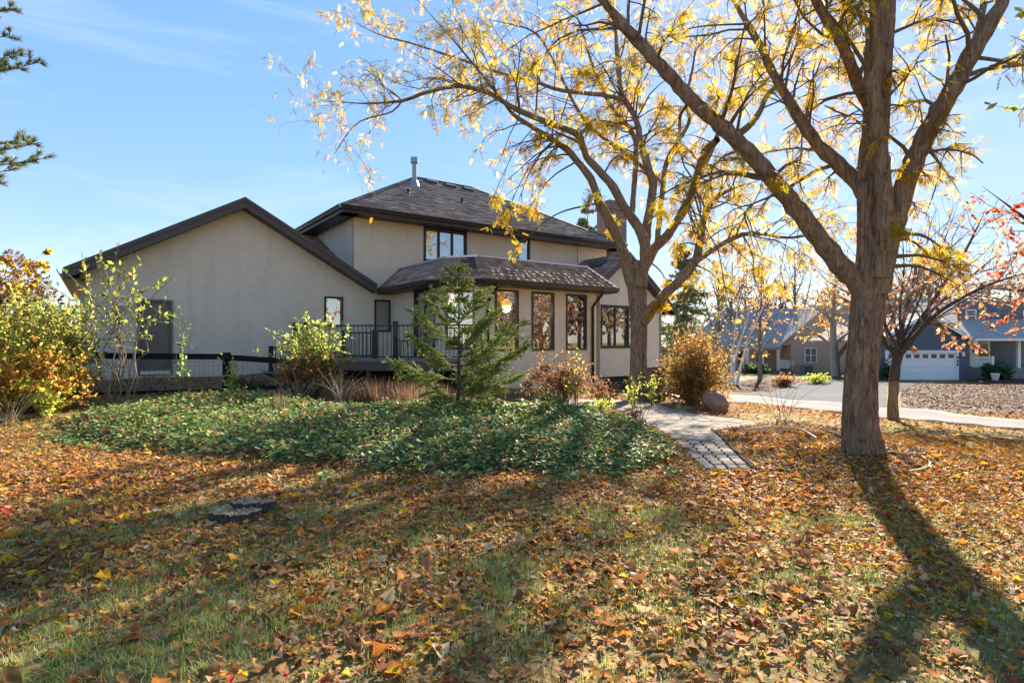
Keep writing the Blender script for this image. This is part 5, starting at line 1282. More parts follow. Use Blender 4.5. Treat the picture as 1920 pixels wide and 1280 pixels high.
# main visible boughs (px target) and fillers
for (tx, ty, z) in ((740, 672, .75), (780, 580, 1.35), (800, 557, 1.6), (770, 625, 1.1), (820, 545, 1.85), (925, 580, 1.3), (915, 600, 1.2), (965, 605, .95), (985, 650, .75), (975, 700, .5), (905, 545, 1.75), (880, 525, 2.25), (838, 520, 2.3), (812, 720, .35), (900, 720, .35), (930, 690, .5), (790, 655, .9), (930, 640, 1.0)):
    tgt = np.array(at(tx, ty, Ys + rng.uniform(-.5, .5))); p0 = bs_ + (top - bs_) * (z / Htot); d = tgt - p0; L_ = np.linalg.norm(d); spruce_branch(z, math.atan2(d[1], d[0]), L_ * .97, d[2] / np.linalg.norm(d[:2]) - .14, 1.0)
z = .25
while z < Htot - .2:
    f_ = 1 - z / Htot
    for i in range(2 if int(z * 100) % 2 else 1): spruce_branch(z, rng.random() * 6.28, (.2 + .6 * f_) * rng.uniform(.55, .9), rng.uniform(-.05, .35), .95)
    z += .19
for i in range(5): spruce_branch(Htot - .12 - .04 * i, i * 2.4, .12 + .03 * i, .6, 1.0)
needle_twig(nl_, top - np.array([0, 0, .3]), np.array([0, 0, 1.]), .36, 200, .04)
brn.build('branches', M_twig, spr)
needles(nl_, [(.16, .22, .05), (.25, .31, .07), (.42, .43, .10), (.10, .15, .045), (.50, .44, .15)], [3, 4, 2.6, 2, 1.3], .0085, spr)
m = MB()
M_cone = simple('spruce_cone', (.24, .11, .05), .7, 30, .35)
for i in range(34):
    z_ = Htot - rng.uniform(.25, .95); a_ = rng.random() * 6.28; r_ = .06 + .22 * (Htot - z_) * rng.random(); p = Vector(bs_ + (top - bs_) * (z_ / Htot)) + Vector((r_ * math.cos(a_), r_ * math.sin(a_), 0))
    c = MB(); c.tube([p, p - Z3 * .02, p - Z3 * .05, p - Z3 * .085], [.006, .014, .015, .004], 7); c.build('cone', M_cone, spr, True)

def conifer(name, base, hgt, wid, label, cols, n_whorl=22, nn=26, ln=.16, wd=.03, dens=1.0, droop=-.15, group=None, z0=.06):
    root = empty(name, base); tag(root, label, 'tree', group); t = Tubes(); b = np.array(base); t.add(np.array([b - [0, 0, .2], b + [0, 0, hgt * .5], b + [0, 0, hgt]]), np.array([hgt * .016, hgt * .01, .01]), 8); t.build('trunk', M_barkfar, root)
    br = Tubes(); ls = []
    for w in range(n_whorl):
        f_ = z0 + (1 - z0) * w / n_whorl
        for i in range(6):
            az = rng.random() * 6.28; L_ = wid * (1 - f_)**.85 * rng.uniform(.65, 1.1) + .15; p = b + np.array([0, 0, hgt * (f_ + rng.uniform(-.02, .02))]); d = np.array([math.cos(az), math.sin(az), droop]); m_ = 5; pts = [p]
            for q in range(m_ - 1):
                d2 = d + np.array([0, 0, .12 * q - .1]) + nvec() * .1; d2 /= np.linalg.norm(d2); pts.append(pts[-1] + d2 * L_ / (m_ - 1))
            pts = np.array(pts); br.add(pts, np.linspace(.03, .008, m_), 4)
            for q in range(m_ - 1):
                sg = pts[q + 1] - pts[q]; needle_twig(ls, pts[q], sg, np.linalg.norm(sg), int(nn * .6), ln)
                for s_ in range(3):
                    dd_ = sg / np.linalg.norm(sg) + nvec() * .9 + np.array([0, 0, -.25]); dd_ /= np.linalg.norm(dd_); needle_twig(ls, pts[q] + sg * rng.random(), dd_, L_ * .22, int(nn * dens), ln)
    br.build('branches', M_barkfar, root); needles(ls, cols, [1] * len(cols), wd, root); return root
HAZY_GREENS = [(.16, .20, .09), (.21, .25, .11), (.28, .30, .14), (.14, .18, .10)]  # needle greens lightened to put distant haze into the colour
conifer('spruce_tree', gp(1283, 722) if False else Vector((9.0, 30, -1.0)), 7.8, 2.7, 'tall drooping spruce behind right corner of the house', HAZY_GREENS, 20, 24, .17, .035)
conifer('spruce_tree', Vector((5.0, 38, -1.2)), 12.0, 2.6, 'spruce top rising behind the main roof near the chimney', HAZY_GREENS, 18, 20, .2, .05)
# pine at the left edge: trunk outside the frame, boughs reach in
Yp = 9.0; pb_ = at(-330, 640, Yp); pb_ = Vector((pb_.x, pb_.y, h1(pb_.x, pb_.y))); pine = empty('pine_tree', pb_); tag(pine, 'pine tree whose needled boughs hang into the left edge', 'tree')
t = Tubes(); t.add(np.array([tuple(pb_ - Z3 * .2), tuple(pb_ + Z3 * 4), tuple(pb_ + Z3 * 10)]), np.array([.2, .16, .06]), 14); t.build('trunk', M_bark2, pine)
br = Tubes(); ls = []
for (tx, ty, sy) in ((74, 268, 320), (70, 300, 330), (40, 262, 300), (70, 118, 190), (30, 105, 170), (18, 66, 120), (16, 18, 60), (10, 130, 200), (20, 320, 330), (-4, 338, 350), (-30, 200, 260), (-60, 60, 160), (-80, 330, 380), (-120, 250, 300), (-90, 420, 460), (-140, 500, 520)):
    tgt = np.array(at(tx, ty, Yp + rng.uniform(-.6, .4))); st_ = np.array(pb_) + np.array([0, 0, at(0, sy, Yp).z - pb_.z]); pth, rr = smooth_path([st_, st_ * .45 + tgt * .55 + np.array([0, 0, -.08]), tgt], [.035, .018, .006], .12); br.add(pth, rr, 5)
    n_ = len(pth)
    for k_ in range(int(n_ * .45), n_, 1):
        for s_ in range(2):
            if rng.random() < .25: continue
            d = (pth[min(k_ + 1, n_ - 1)] - pth[k_ - 1]); d = d / np.linalg.norm(d) * .7 + nvec() * .55 + np.array([0, 0, .25]); d /= np.linalg.norm(d); l_ = rng.uniform(.08, .22); br.add(np.array([pth[k_], pth[k_] + d * l_]), np.array([.006, .004]), 4)
            needle_twig(ls, pth[k_] + d * l_ * .35, d, l_ * .75, 90, .085)
br.build('branches', M_twig, pine); needles(ls, [(.20, .25, .11), (.30, .34, .17), (.42, .43, .24), (.13, .17, .08), (.38, .27, .13)], [3, 3, 2, 2, .6], .009, pine)

# ------------------------------------------------------------------ shrubs
LEAF3 = [leaf_t(3, .55, .5, .25), leaf_t(3, .5, 1.0, .4), leaf_t(3, .6, -.4, .3)]
def shrub(name, base, label, hgt, rad, nst, nleaf, ls, pal, lo=.25, cat='shrub', stemr=.008, stemm=None, spread=1.0, mat=None, group=None, side=3, up=1.0, jitter=.12, outw=.5, ball=False):
    root = empty(name, base); tag(root, label, cat, group); st_ = Tubes(); P = []; D = []; b = np.array(base)
    per = max(1, nleaf // max(1, nst * (side + 1)))
    def leaves(pts, n, lo_):
        m_ = len(pts)
        for i in range(n):
            t_ = (lo_ + (1 - lo_) * rng.random()) * (m_ - 1); j = min(int(t_), m_ - 2); P.append(pts[j] + (pts[j + 1] - pts[j]) * (t_ - j)); tg = pts[j + 1] - pts[j]; D.append(tg / (np.linalg.norm(tg) + 1e-9) * .5 + nvec() * outw + np.array([0, 0, -.1]))
    for s_ in range(nst):
        a = rng.random() * 6.28; q = rng.random()**.42; tip = b + np.array([math.cos(a) * rad * q, math.sin(a) * rad * q * .85, hgt * (1 - .5 * q**3 * spread - .45 * (rng.random() < .35) * rng.random()) * rng.uniform(.75, 1.05)])
        if ball:
            ph = math.asin(rng.random()) if rng.random() < .75 else rng.random() * .5; k_ = .8 + .25 * rng.random(); tip = b + np.array([math.cos(a) * math.cos(ph) * rad * k_, math.sin(a) * math.cos(ph) * rad * .9 * k_, hgt * (.22 + .78 * math.sin(ph) * k_) * (1 if ph > .12 else .6)])
        p0 = b + np.array([math.cos(a), math.sin(a), 0]) * min(.15, rad * .2) * rng.random() + np.array([0, 0, -.03]); mid = p0 * .5 + tip * .5 + np.array([-math.cos(a) * rad * .12, -math.sin(a) * rad * .12, hgt * .06])
        pts, rr = smooth_path([p0, mid, tip], [stemr, stemr * .7, stemr * .25], max(.06, hgt / 12)); pts[1:-1] += rng.standard_normal((len(pts) - 2, 3)) * hgt * jitter * .06; st_.add(pts, rr, 4); leaves(pts, per, lo)
        for k_ in range(side):
            j = int((lo + (1 - lo) * rng.random() * .85) * (len(pts) - 1)); d = (pts[-1] - pts[0]); d = d / np.linalg.norm(d) * .6 * up + nvec() * .8; d /= np.linalg.norm(d); l_ = hgt * rng.uniform(.12, .28); pp = np.array([pts[j], pts[j] + d * l_ * .5, pts[j] + d * l_ + np.array([0, 0, .03])]); st_.add(pp, np.array([stemr * .45, stemr * .35, stemr * .15]), 3); leaves(pp, per, .1)
    st_.build('stems', stemm or M_stem, root)
    P = np.array(P); D = np.array(D); n = len(P); w = rng.integers(0, 3, n); M = dir_frames(D, rng.standard_normal(n) * .9) * (ls * (.65 + .7 * rng.random(n)))[:, None, None]; C = pick(n, *pal); bt_ = Batch()
    for k_, t_ in enumerate(LEAF3):
        s_ = w == k_
        if s_.any():
            V, Fo, c = inst(t_[0] + np.array([.3, 0, 0]), t_[1], M[s_], P[s_], C[s_]); bt_.add(V, Fo, c)
    bt_.build('foliage', mat or M_leaf, root); return root
YG = ([(.52, .58, .07), (.66, .62, .07), (.36, .45, .07), (.72, .56, .07), (.24, .34, .07)], [4, 3, 3, 1.5, 1.3])
GR = ([(.18, .30, .065), (.26, .38, .08), (.38, .46, .08), (.12, .20, .05)], [3, 3, 2, 2])
BR = ([(.38, .17, .065), (.28, .12, .05), (.50, .24, .085), (.56, .30, .07), (.20, .09, .045)], [3, 3, 2, 1, 2])
OR = ([(.62, .29, .045), (.70, .42, .05), (.46, .18, .04), (.62, .52, .07), (.32, .13, .04)], [3, 3, 3, 2, 1.5])
YG2 = ([(.40, .44, .07), (.54, .50, .07), (.28, .34, .07), (.60, .40, .07), (.18, .25, .06), (.40, .20, .06)], [4, 3, 3, 1.6, 1.6, 1])
def gpt(px, Y): X = (px - 960) / F * Y; return Vector((X, Y, h1(X, Y)))
shrub('hydrangea_shrub', gpt(25, 11.8), 'tall brown flowered shrub at the far left behind the yellow leaves', 2.75, 1.3, 100, 8000, .10, ([(.25, .11, .045), (.18, .08, .035), (.33, .155, .055), (.40, .20, .05)], [3, 3, 2, 1]), .4, spread=.5, ball=True)
shrub('leafy_shrub', gpt(40, 10.6), 'yellow green leafy shrub filling the left edge', 2.5, 1.4, 130, 10500, .08, YG2, .3, spread=.6, ball=True)
shrub('leafy_shrub', gpt(110, 11.2), 'yellow leafed shrub beside the left fence post', 2.25, .9, 70, 5000, .08, YG2, .25, spread=.6)
shrub('leafy_shrub', gpt(45, 9.9), 'low orange brown shrub at the left edge', 1.35, 1.1, 80, 6000, .075, OR, .2, ball=True)
shrub('leafy_shrub', gpt(85, 9.6), 'small yellow and green shrub at the foot of the left hedge', .75, .6, 22, 700, .085, YG, .2)
Yt = gp(220, 762).y
shrub('thin_shrub', gpt(222, Yt), 'tall thin multi stemmed shrub in front of garage side door', 3.35, 1.15, 15, 500, .105, ([(.20, .27, .05), (.30, .34, .05), (.13, .19, .05), (.55, .40, .04)], [3, 3, 2, 1]), .5, stemr=.016, side=3, spread=.35, jitter=.4)
shrub('thin_shrub', gpt(335, 11.6), 'slender leafy stem climbing in front of the garage door', 1.9, .22, 4, 150, .085, GR, .25, stemr=.008, side=4, spread=.2)
shrub('thin_shrub', gpt(432, 12.4), 'sparse yellow leafed sapling at the middle fence post', 1.1, .3, 6, 130, .085, YG, .3, stemr=.007)
Yc = 12.6
shrub('leafy_shrub', gpt(590, Yc), 'green and yellow shrub in front of the deck railing', 1.85, .95, 50, 2300, .085, ([(.24, .30, .07), (.36, .40, .08), (.48, .44, .08), (.16, .22, .05)], [3, 3, 2, 2]), .5, spread=.6)
shrub('leafy_shrub', gpt(580, Yc - .25), 'reddish brown dry shrub below the deck corner', 1.3, .85, 70, 4000, .065, BR, .25, ball=True)
shrub('dried_hydrangea', gpt(1050, 12.9), 'brown dried shrub under the three sunroom windows', 1.3, .9, 80, 2800, .055, BR, .3, jitter=.5)
shrub('dried_hydrangea', gpt(1130, 13.3), 'low brown shrub at the base of the sunroom right corner', .72, .62, 34, 900, .05, BR, .3, jitter=.5)
shrub('leafy_shrub', gpt(1080, 12.4), 'bright yellow green sprig in front of the sunroom', 1.25, .28, 7, 160, .075, YG, .4)
shrub('leafy_shrub', gpt(1028, 12.1), 'small green plant below the left sunroom window', .5, .35, 12, 220, .08, GR, .3)
Ybb = 13.2
shrub('burning_bush', gpt(1300, Ybb + .7), 'round orange and olive autumn shrub next to the boulder', 2.0, 1.0, 190, 19000, .05, ([(.50, .22, .045), (.42, .15, .04), (.56, .34, .06), (.38, .36, .07), (.26, .25, .06), (.30, .10, .04)], [3, 3, 2, 2, 1.5, 1.5]), .35, spread=.75, side=5, ball=True)
shrub('leafy_shrub', gpt(1190, 12.2), 'green sprigs growing at foot of the tree by the sunroom', .95, .3, 9, 200, .075, YG, .25)
shrub('leafy_shrub', gpt(1222, 12.9), 'yellow green sprigs climbing beside the brown posts', 1.1, .22, 8, 180, .075, YG, .3)
# hydrangea flower heads
M_head = leafmat('dry_flower_head', .2, .8, .1)
def heads(lst, label, group):
    for i, (px, py, Y, r_) in enumerate(lst):
        c = np.array(at(px, py, Y)); n = 150; v = nvec(n); P = c + v * r_ * (rng.random(n)**.3)[:, None] * np.array([1.15, 1, .75]); root = empty('flower_head', Vector(c)); tag(root, label, 'flower head', group)
        M = dir_frames(v, rng.random(n) * 6.28) * (.035 + .02 * rng.random(n))[:, None, None]; V, Fo, C = inst(leaf_t(3, .8, .5, .2)[0], leaf_t(3, .8, .5, .2)[1], M, P, pick(n, [(.30, .15, .08), (.22, .10, .05), (.38, .20, .10)], [3, 2, 1])); b = Batch(); b.add(V, Fo, C); b.build('petals', M_head, root)['kind'] = 'stuff'
        t = Tubes(); g = c.copy(); g[2] = h1(c[0], c[1]); g[0] += rng.uniform(-.1, .1); t.add(np.array([g, (g + c) / 2 + nvec() * .05, c]), np.array([.006, .005, .004]), 4); t.build('stem', M_stem, root)
heads([(1006, 705, 12.2, .12), (1022, 690, 12.3, .10), (1078, 716, 12.2, .14), (1035, 712, 12.1, .10), (1060, 700, 12.4, .09), (990, 720, 12.2, .09)], 'dried brown hydrangea head below the sunroom windows', 'dried hydrangea heads by the sunroom')
heads([(45, 500, 11.2, .2), (12, 520, 11.2, .2), (70, 530, 11.3, .2), (22, 480, 11.6, .18), (88, 548, 11.5, .16), (58, 560, 11.2, .18)], 'large brown dried flower head at top of the left shrub', 'dried flower heads on the left shrub')
# dry grasses, stalks and sedges
def tuft(name, base, label, n, hgt, rad, cols, wd=.008, cat='grass clump', lean=.5, group=None):
    root_b = Batch(); a = rng.random(n) * 6.283; q = rad * rng.random(n)**.5; x_ = base.x + q * np.cos(a); y_ = base.y + q * np.sin(a); hh = hgt * (.25 + .9 * rng.random(n)**1.5); M = rot_frames(rng.random(n) * 6.283, np.zeros(n), rng.standard_normal(n) * lean * .5); Sc = np.zeros((n, 3, 3)); Sc[:, 0, 0] = wd; Sc[:, 1, 1] = hh * lean; Sc[:, 2, 2] = hh
    V, Fo, C = inst(bt, bf, M @ Sc, np.stack([x_, y_, hz(x_, y_) - .01], -1), pick(n, *cols)); root_b.add(V, Fo, C); return tag(root_b.build(name, M_grass), label, cat, group)
RUST = ([(.36, .19, .09), (.28, .14, .07), (.44, .27, .14), (.20, .10, .06)], [3, 3, 2, 2])
for i, (px, Y, n_) in enumerate(((690, 11.9, 900), (735, 11.8, 1000), (790, 11.9, 900), (650, 12.0, 500))):
    tuft('dry_grass', gpt(px, Y), ('rusty dry grass clump below the deck, right of the brown shrub', 'rusty dry grass clump under the deck fascia, left of the spruce', 'rusty dry grass clump directly behind the spruce', 'thin rusty grass clump at foot of the brown shrub')[i], int(n_ * 1.6), .5, .55, RUST, .0065, lean=1.0)
tuft('sedge_clump', gp(1295, 757), 'small yellow green grass tuft left of the boulder', 260, .30, .16, ([(.42, .40, .10), (.52, .44, .14), (.28, .32, .07)], [2, 2, 1]), .008, lean=.9)
tuft('sedge_clump', gpt(1275, 12.2), 'tiny straw grass tuft below the round shrub', 120, .22, .12, ([(.42, .34, .14), (.5, .42, .18)], [1, 1]), .008, lean=.9)
def stalks(name, base, label, n, hgt, spread, mat=M_straw, cat='dry stalks', r_=.004):
    t = Tubes(); b = np.array(base)
    for i in range(n):
        a = rng.random() * 6.28; tip = b + np.array([math.cos(a) * spread * rng.random(), math.sin(a) * spread * rng.random() * .6, hgt * rng.uniform(.5, 1.1)]); p0 = b + nvec() * .12 * np.array([1, 1, 0]); mid = (p0 + tip) / 2 + np.array([0, 0, hgt * .15]); pts, rr = smooth_path([p0, mid, tip], [r_, r_ * .8, r_ * .4], .12); t.add(pts, rr, 4)
    return tag(t.build(name, mat), label, cat)
stalks('dry_stalks', gpt(640, 11.2), 'pale bent dry stalks standing left of the rusty grass', 26, .75, .75)
stalks('dry_stalks', gpt(560, 11.6), 'pale bent dry stalks below the deck shrub', 22, .7, .8)
stalks('dry_stalks', gpt(20, 8.9), 'pale dry stalks at the bottom of the left hedge', 18, .6, .9)
stalks('dry_stalks', gpt(1460, 9.2), 'thin dry weed stalks left of the big tree', 10, 1.0, .9, M_stem, r_=.004)
stalks('dry_stalks', gpt(1200, 9.4), 'thin weed stems rising at the path edge', 14, .55, .3, M_stem, r_=.004)
stalks('brush_pile', gpt(470, 13.0), 'pile of cut grey twigs behind the fence', 70, .45, .8, M_bark2, 'brush pile', .010)
stalks('dry_stalks', gpt(1440, 8.6), 'low cut straw coloured stems on the mulch beside the path', 34, .16, .5, M_straw, r_=.005)
tuft('dead_plant', gpt(530, 9.6), 'small dark brown dead plant standing in the groundcover', 90, .55, .10, ([(.16, .09, .06), (.22, .12, .07)], [1, 1]), .014, 'dead plant', .4)
tuft('dead_plant', gpt(375, 9.9), 'short dark brown dead plant at left in the groundcover', 70, .45, .10, ([(.16, .09, .06), (.22, .12, .07)], [1, 1]), .014, 'dead plant', .4)
tuft('dead_plant', gpt(190, 8.6), 'brown dead stems at the left end of the groundcover', 160, .35, .45, ([(.18, .09, .06), (.24, .12, .07)], [1, 1]), .012, 'dead plant', .5)
# brownish low shrubs along the path side of the groundcover
shrub('low_shrub', gpt(1165, 9.6), 'low reddish brown plant at the groundcover edge by the path', .42, .5, 30, 700, .06, BR, .2, cat='plant')
shrub('low_shrub', gpt(1120, 10.2), 'low yellow green plant at the groundcover edge by the path', .45, .4, 26, 520, .065, YG, .2, cat='plant')

gpst = gp(908, 757); m = MB(); m.box(Vector((gpst.x, gpst.y, gpst.z + .2)), (.055, 0, 0), (0, .055, 0), (0, 0, .24)); tag(m.build('garden_post', M_oldwood, None, bevel=.006), 'short brown wooden post right of the young spruce', 'post')
# ------------------------------------------------------------------ more trees
LFT = [leaf_t(3, .75, .5, .3), maple_t(.7, 11)]
# street tree with the peeled trunk
tb3 = gp(1674, 788); Y3 = tb3.y
t3 = Tree('street_tree', tb3, 'small street tree with bark peeled from its lower trunk', barkm=M_bark2, twigm=simple('pale_twig', (.24, .18, .14), .85))
M_peel = bark('peeled_wood', (.30, .20, .12), (.50, .36, .22), 1.5, .6)
t3.limb([(1674, 792, 23), (1674, 760, 20), (1676, 715, 19)], Y3, 0, 12, name='peeled_trunk'); bpy.data.objects[t3.root.children[-1].name].data.materials.clear(); t3.root.children[-1].data.materials.append(M_peel)
t3.limb([(1676, 718, 19), (1679, 690, 19), (1683, 668, 21), (1686, 650, 22), (1690, 632, 14)], Y3, 0, 12, name='trunk')
q = [t3.limb([(1682, 668, 14), (1668, 650, 13), (1650, 628, 12), (1630, 590, 9), (1610, 540, 6), (1580, 490, 3)], Y3, .8, 8),
     t3.limb([(1685, 650, 12), (1692, 610, 9), (1705, 560, 7), (1718, 500, 6), (1722, 430, 3)], Y3, .6, 8),
     t3.limb([(1690, 660, 15), (1712, 635, 12), (1745, 598, 9), (1800, 560, 7), (1870, 528, 5), (1950, 505, 3)], Y3 - .1, -.8, 8),
     t3.limb([(1688, 640, 9), (1672, 590, 7), (1662, 540, 5), (1668, 470, 3)], Y3 + .1, .8, 7),
     t3.limb([(1694, 648, 10), (1725, 600, 8), (1765, 540, 7), (1810, 470, 5), (1850, 390, 3)], Y3 + .1, .6, 8),
     t3.limb([(1692, 652, 9), (1740, 590, 7), (1800, 535, 5), (1880, 470, 3)], Y3 + .2, 1.2, 7)]
for e in ([(1684, 655, 9), (1660, 610, 7), (1640, 550, 5), (1632, 480, 2)], [(1688, 640, 9), (1700, 590, 7), (1740, 520, 5), (1775, 440, 3), (1800, 370, 1.5)], [(1692, 650, 9), (1735, 612, 7), (1790, 575, 5), (1850, 545, 3), (1910, 540, 1.5)], [(1688, 645, 8), (1688, 580, 6), (1695, 500, 4), (1690, 420, 1.5)], [(1690, 642, 8), (1720, 570, 6), (1760, 490, 4), (1830, 420, 2)], [(1684, 650, 8), (1650, 600, 6), (1600, 570, 4), (1560, 550, 1.5)]):
    q.append(t3.limb(e, Y3 + rng.uniform(-.3, .3), rng.uniform(-1.2, 1.2), 7, wmul=.7))
for S, Rr in q: t3.sprout(S, Rr, .2, .99, 15, .7, 2.0, 5, 1.1, .13, .35, .0, rk=.45)
PEACH = ([(.55, .24, .10), (.60, .34, .13), (.58, .42, .14), (.46, .16, .09), (.42, .22, .16)], [3, 3, 2, 2, 2])
for c in ((1830, 650, 26, 40), (1790, 640, 34, 40), (1770, 610, 34, 34), (1845, 600, 30, 30), (1715, 655, 12, 14), (1800, 590, 34, 30), (1760, 570, 30, 20), (1840, 560, 30, 26)): t3.clump(c[0], c[1], Y3 - rng.uniform(0, .8), c[2], c[3], .13)
t3.finish(PEACH, LFT)
# red maple at the right edge (trunk outside the frame)
tb4 = Vector((18.6, 17.5, h1(18.6, 17.5))); Y4 = 17.5
def pxw(X, Y): return 960 + X / Y * F
t4 = Tree('red_maple_tree', tb4, 'red and orange maple reaching in from the right edge', barkm=M_bark2)
x0 = pxw(18.6, Y4)
t4.limb([(x0, 745, 34), (x0 - 2, 660, 28), (x0, 600, 26)], Y4, 0, 10, name='trunk')
q = [t4.limb([(x0, 610, 18), (x0 - 40, 540, 13), (x0 - 110, 470, 9), (x0 - 180, 410, 6), (x0 - 260, 350, 3)], Y4, -1.5, 8), t4.limb([(x0, 620, 16), (x0 - 60, 580, 11), (x0 - 150, 550, 7), (x0 - 260, 540, 3)], Y4, -2.5, 8), t4.limb([(x0, 600, 18), (x0 + 10, 480, 13), (x0 - 30, 350, 9), (x0 - 60, 220, 4)], Y4, .5, 8), t4.limb([(x0, 600, 16), (x0 + 70, 500, 12), (x0 + 150, 380, 5)], Y4, 0, 8), t4.limb([(x0, 615, 12), (x0 - 80, 500, 8), (x0 - 170, 430, 5), (x0 - 220, 390, 3)], Y4, 2.0, 8)]
for S, Rr in q: t4.sprout(S, Rr, .2, .99, 16, .7, 1.7, 5, 7, .13, .15, .2)
for c in ((1900, 480, 30, 50), (1905, 560, 30, 60), (1880, 600, 26, 44), (1870, 510, 30, 40), (1860, 400, 30, 30), (1910, 380, 30, 40), (1905, 620, 22, 40), (1880, 450, 34, 40)): t4.clump(c[0], c[1], Y4 - rng.uniform(0, 1.5), c[2], c[3], .14)
RED = ([(.60, .12, .05), (.62, .20, .06), (.58, .28, .09), (.48, .07, .05), (.55, .34, .14)], [3, 3, 2, 2, 1])
t4.finish(RED, LFT)
# sprig of a near tree at the right edge
tb5 = Vector((7.6, 5.6, h1(7.6, 5.6))); Y5 = 5.6
t5 = Tree('elm_tree', tb5, 'elm tree just outside the right edge with leafy sprig reaching in', barkm=M_bark2)
x5 = pxw(7.6, Y5)
t5.limb([(x5, 960, 44), (x5, 700, 38), (x5 + 5, 300, 34), (x5, -200, 26)], Y5, 0, 12, name='trunk')
for pth, dn in (([(x5, 300, 14), (x5 - 180, 190, 9), (x5 - 330, 185, 6), (1925, 205, 3), (1850, 195, 1.5)], 0), ([(x5, 120, 12), (x5 - 200, 60, 8), (1960, 40, 4), (1912, 20, 2)], 0)):
    S, Rr = t5.limb(pth, Y5, -.3, 6)
    n_ = len(S)
    for k_ in range(int(n_ * .72), n_):
        if rng.random() < .8:
            for s_ in range(2): t5.leaf(S[k_], (S[-1] - S[-2]) / np.linalg.norm(S[-1] - S[-2]) * .5 + nvec() * .6 + np.array([0, 0, -.5]), .10)
S, Rr = t5.limbs[0]; t5.sprout(S, Rr, .6, .99, 24, .8, 1.6, 5, 7, .10, .2, .3, side=(.6, 0, 0))
t5.finish(([(.46, .44, .06), (.30, .34, .06), (.55, .40, .06)], [3, 2, 2]), LEAF3)

def generic_tree(name, base, hgt, crown_r, label, pal, nleaf=2500, ls=.2, trunk_r=.15, barkm=None, n_main=7, group=None, fork=.25, upright=.6, tmpl=None, lv2=6, droop=.2):
    tt_ = Tree(name, base, label, group=group, barkm=barkm or M_barkfar, twigm=barkm or M_barkfar); b = np.array(base)
    top_ = b + np.array([rng.uniform(-.03, .03) * hgt, 0, hgt * .9]); S, Rr = smooth_path([b - [0, 0, .1], b * .5 + top_ * .5 + nvec() * .02 * hgt, top_], [trunk_r * 1.2, trunk_r * .7, trunk_r * .1], hgt / 20); t = Tubes(); t.add(S, Rr, 9); t.build('trunk', tt_.bark, tt_.root); tt_.limbs.append((S, Rr))
    npt = max(1, nleaf // (n_main * lv2 * 4))
    for i in range(n_main):
        j = int((fork + (.9 - fork) * (i + rng.random()) / n_main) * (len(S) - 1)); a = i * 2.4 + rng.random(); f_ = 1 - (j / len(S)) * .75; e = S[j] + np.array([math.cos(a) * crown_r * f_ * rng.uniform(.7, 1.1), math.sin(a) * crown_r * f_ * rng.uniform(.7, 1.1), hgt * upright * (1 - fork) * f_ * rng.uniform(.55, 1.0) * .8]); mid = (S[j] + e) / 2 + nvec() * .05 * hgt
        P2, R2 = smooth_path([S[j], mid, e], [Rr[j] * .6, Rr[j] * .35, .012], hgt / 18); tt_.tw.add(P2, R2, 5); tt_.limbs.append((P2, R2)); tt_.sprout(P2, R2, .2, .99, lv2, crown_r * .25, crown_r * .6, 4, npt, ls, .25, droop, rk=.5)
    tt_.finish(pal, tmpl or LFT); return tt_.root
HAZ = ([(.42, .25, .14), (.46, .32, .16), (.34, .20, .13), (.40, .34, .20)], [3, 3, 2, 2])
ORY = ([(.60, .36, .07), (.58, .28, .07), (.62, .44, .10), (.50, .24, .10)], [3, 3, 2, 2])
gm = gp(1567, 706)
generic_tree('maple_tree', gm, 9.2, 4.6, 'grey trunked maple with pale orange leaves before the tan house', ORY, 1300, .26, .34, simple('grey_bark', (.26, .22, .20), .9, 6, .25), 10, None, .18, .75)
gm = gp(1425, 712)
generic_tree('crabapple_tree', Vector((gm.x, gm.y, gm.z)), 7.0, 2.6, 'small golden leaved tree left of the tan house porch', ORY, 700, .22, .13, None, 8, None, .2, .8)
# birch clump
bb_ = gp(1376, 722); M_birch = simple('birch_bark', (.66, .63, .58), .7, 5, .35)
tb_ = Tree('birch_tree', bb_, 'leaning white birch clump across the street', barkm=M_birch, twigm=M_barkfar)
Yb = bb_.y
ql = [tb_.limb([(1380, 722, 8), (1388, 690, 7), (1398, 655, 6), (1410, 620, 4.5), (1424, 590, 3), (1440, 555, 1.5)], Yb, 1, 7), tb_.limb([(1374, 720, 7), (1376, 680, 6), (1388, 640, 5), (1400, 605, 3.5), (1405, 570, 2)], Yb, .5, 7), tb_.limb([(1371, 718, 6), (1373, 660, 5), (1378, 620, 3), (1384, 560, 1.5)], Yb, .2, 7)]
for S, Rr in ql: tb_.sprout(S, Rr, .45, .99, 8, .8, 2.0, 4, 1.0, .16, .1, .3)
tb_.finish(ORY, LFT)
# bare trees behind
for i, (px, Y, hh, cr_, lab) in enumerate(((1340, 62, 13, 2.6, 'tall bare forked tree just right of the spruce behind the house'), (1372, 66, 14, 3.0, 'tall bare tree rising behind the white birch'), (1432, 70, 15, 3.2, 'tall bare tree rising behind the tan house porch roof'), (1492, 74, 17, 4.0, 'tall thin leaved tree behind the tan house ridge'))):
    X = (px - 960) / F * Y; generic_tree('bare_tree', Vector((X, Y, h1(X, Y))), hh, cr_, lab, HAZ, 260 if i < 3 else 700, .3, .22, None, 9, None, .2, 1.15, droop=.0)
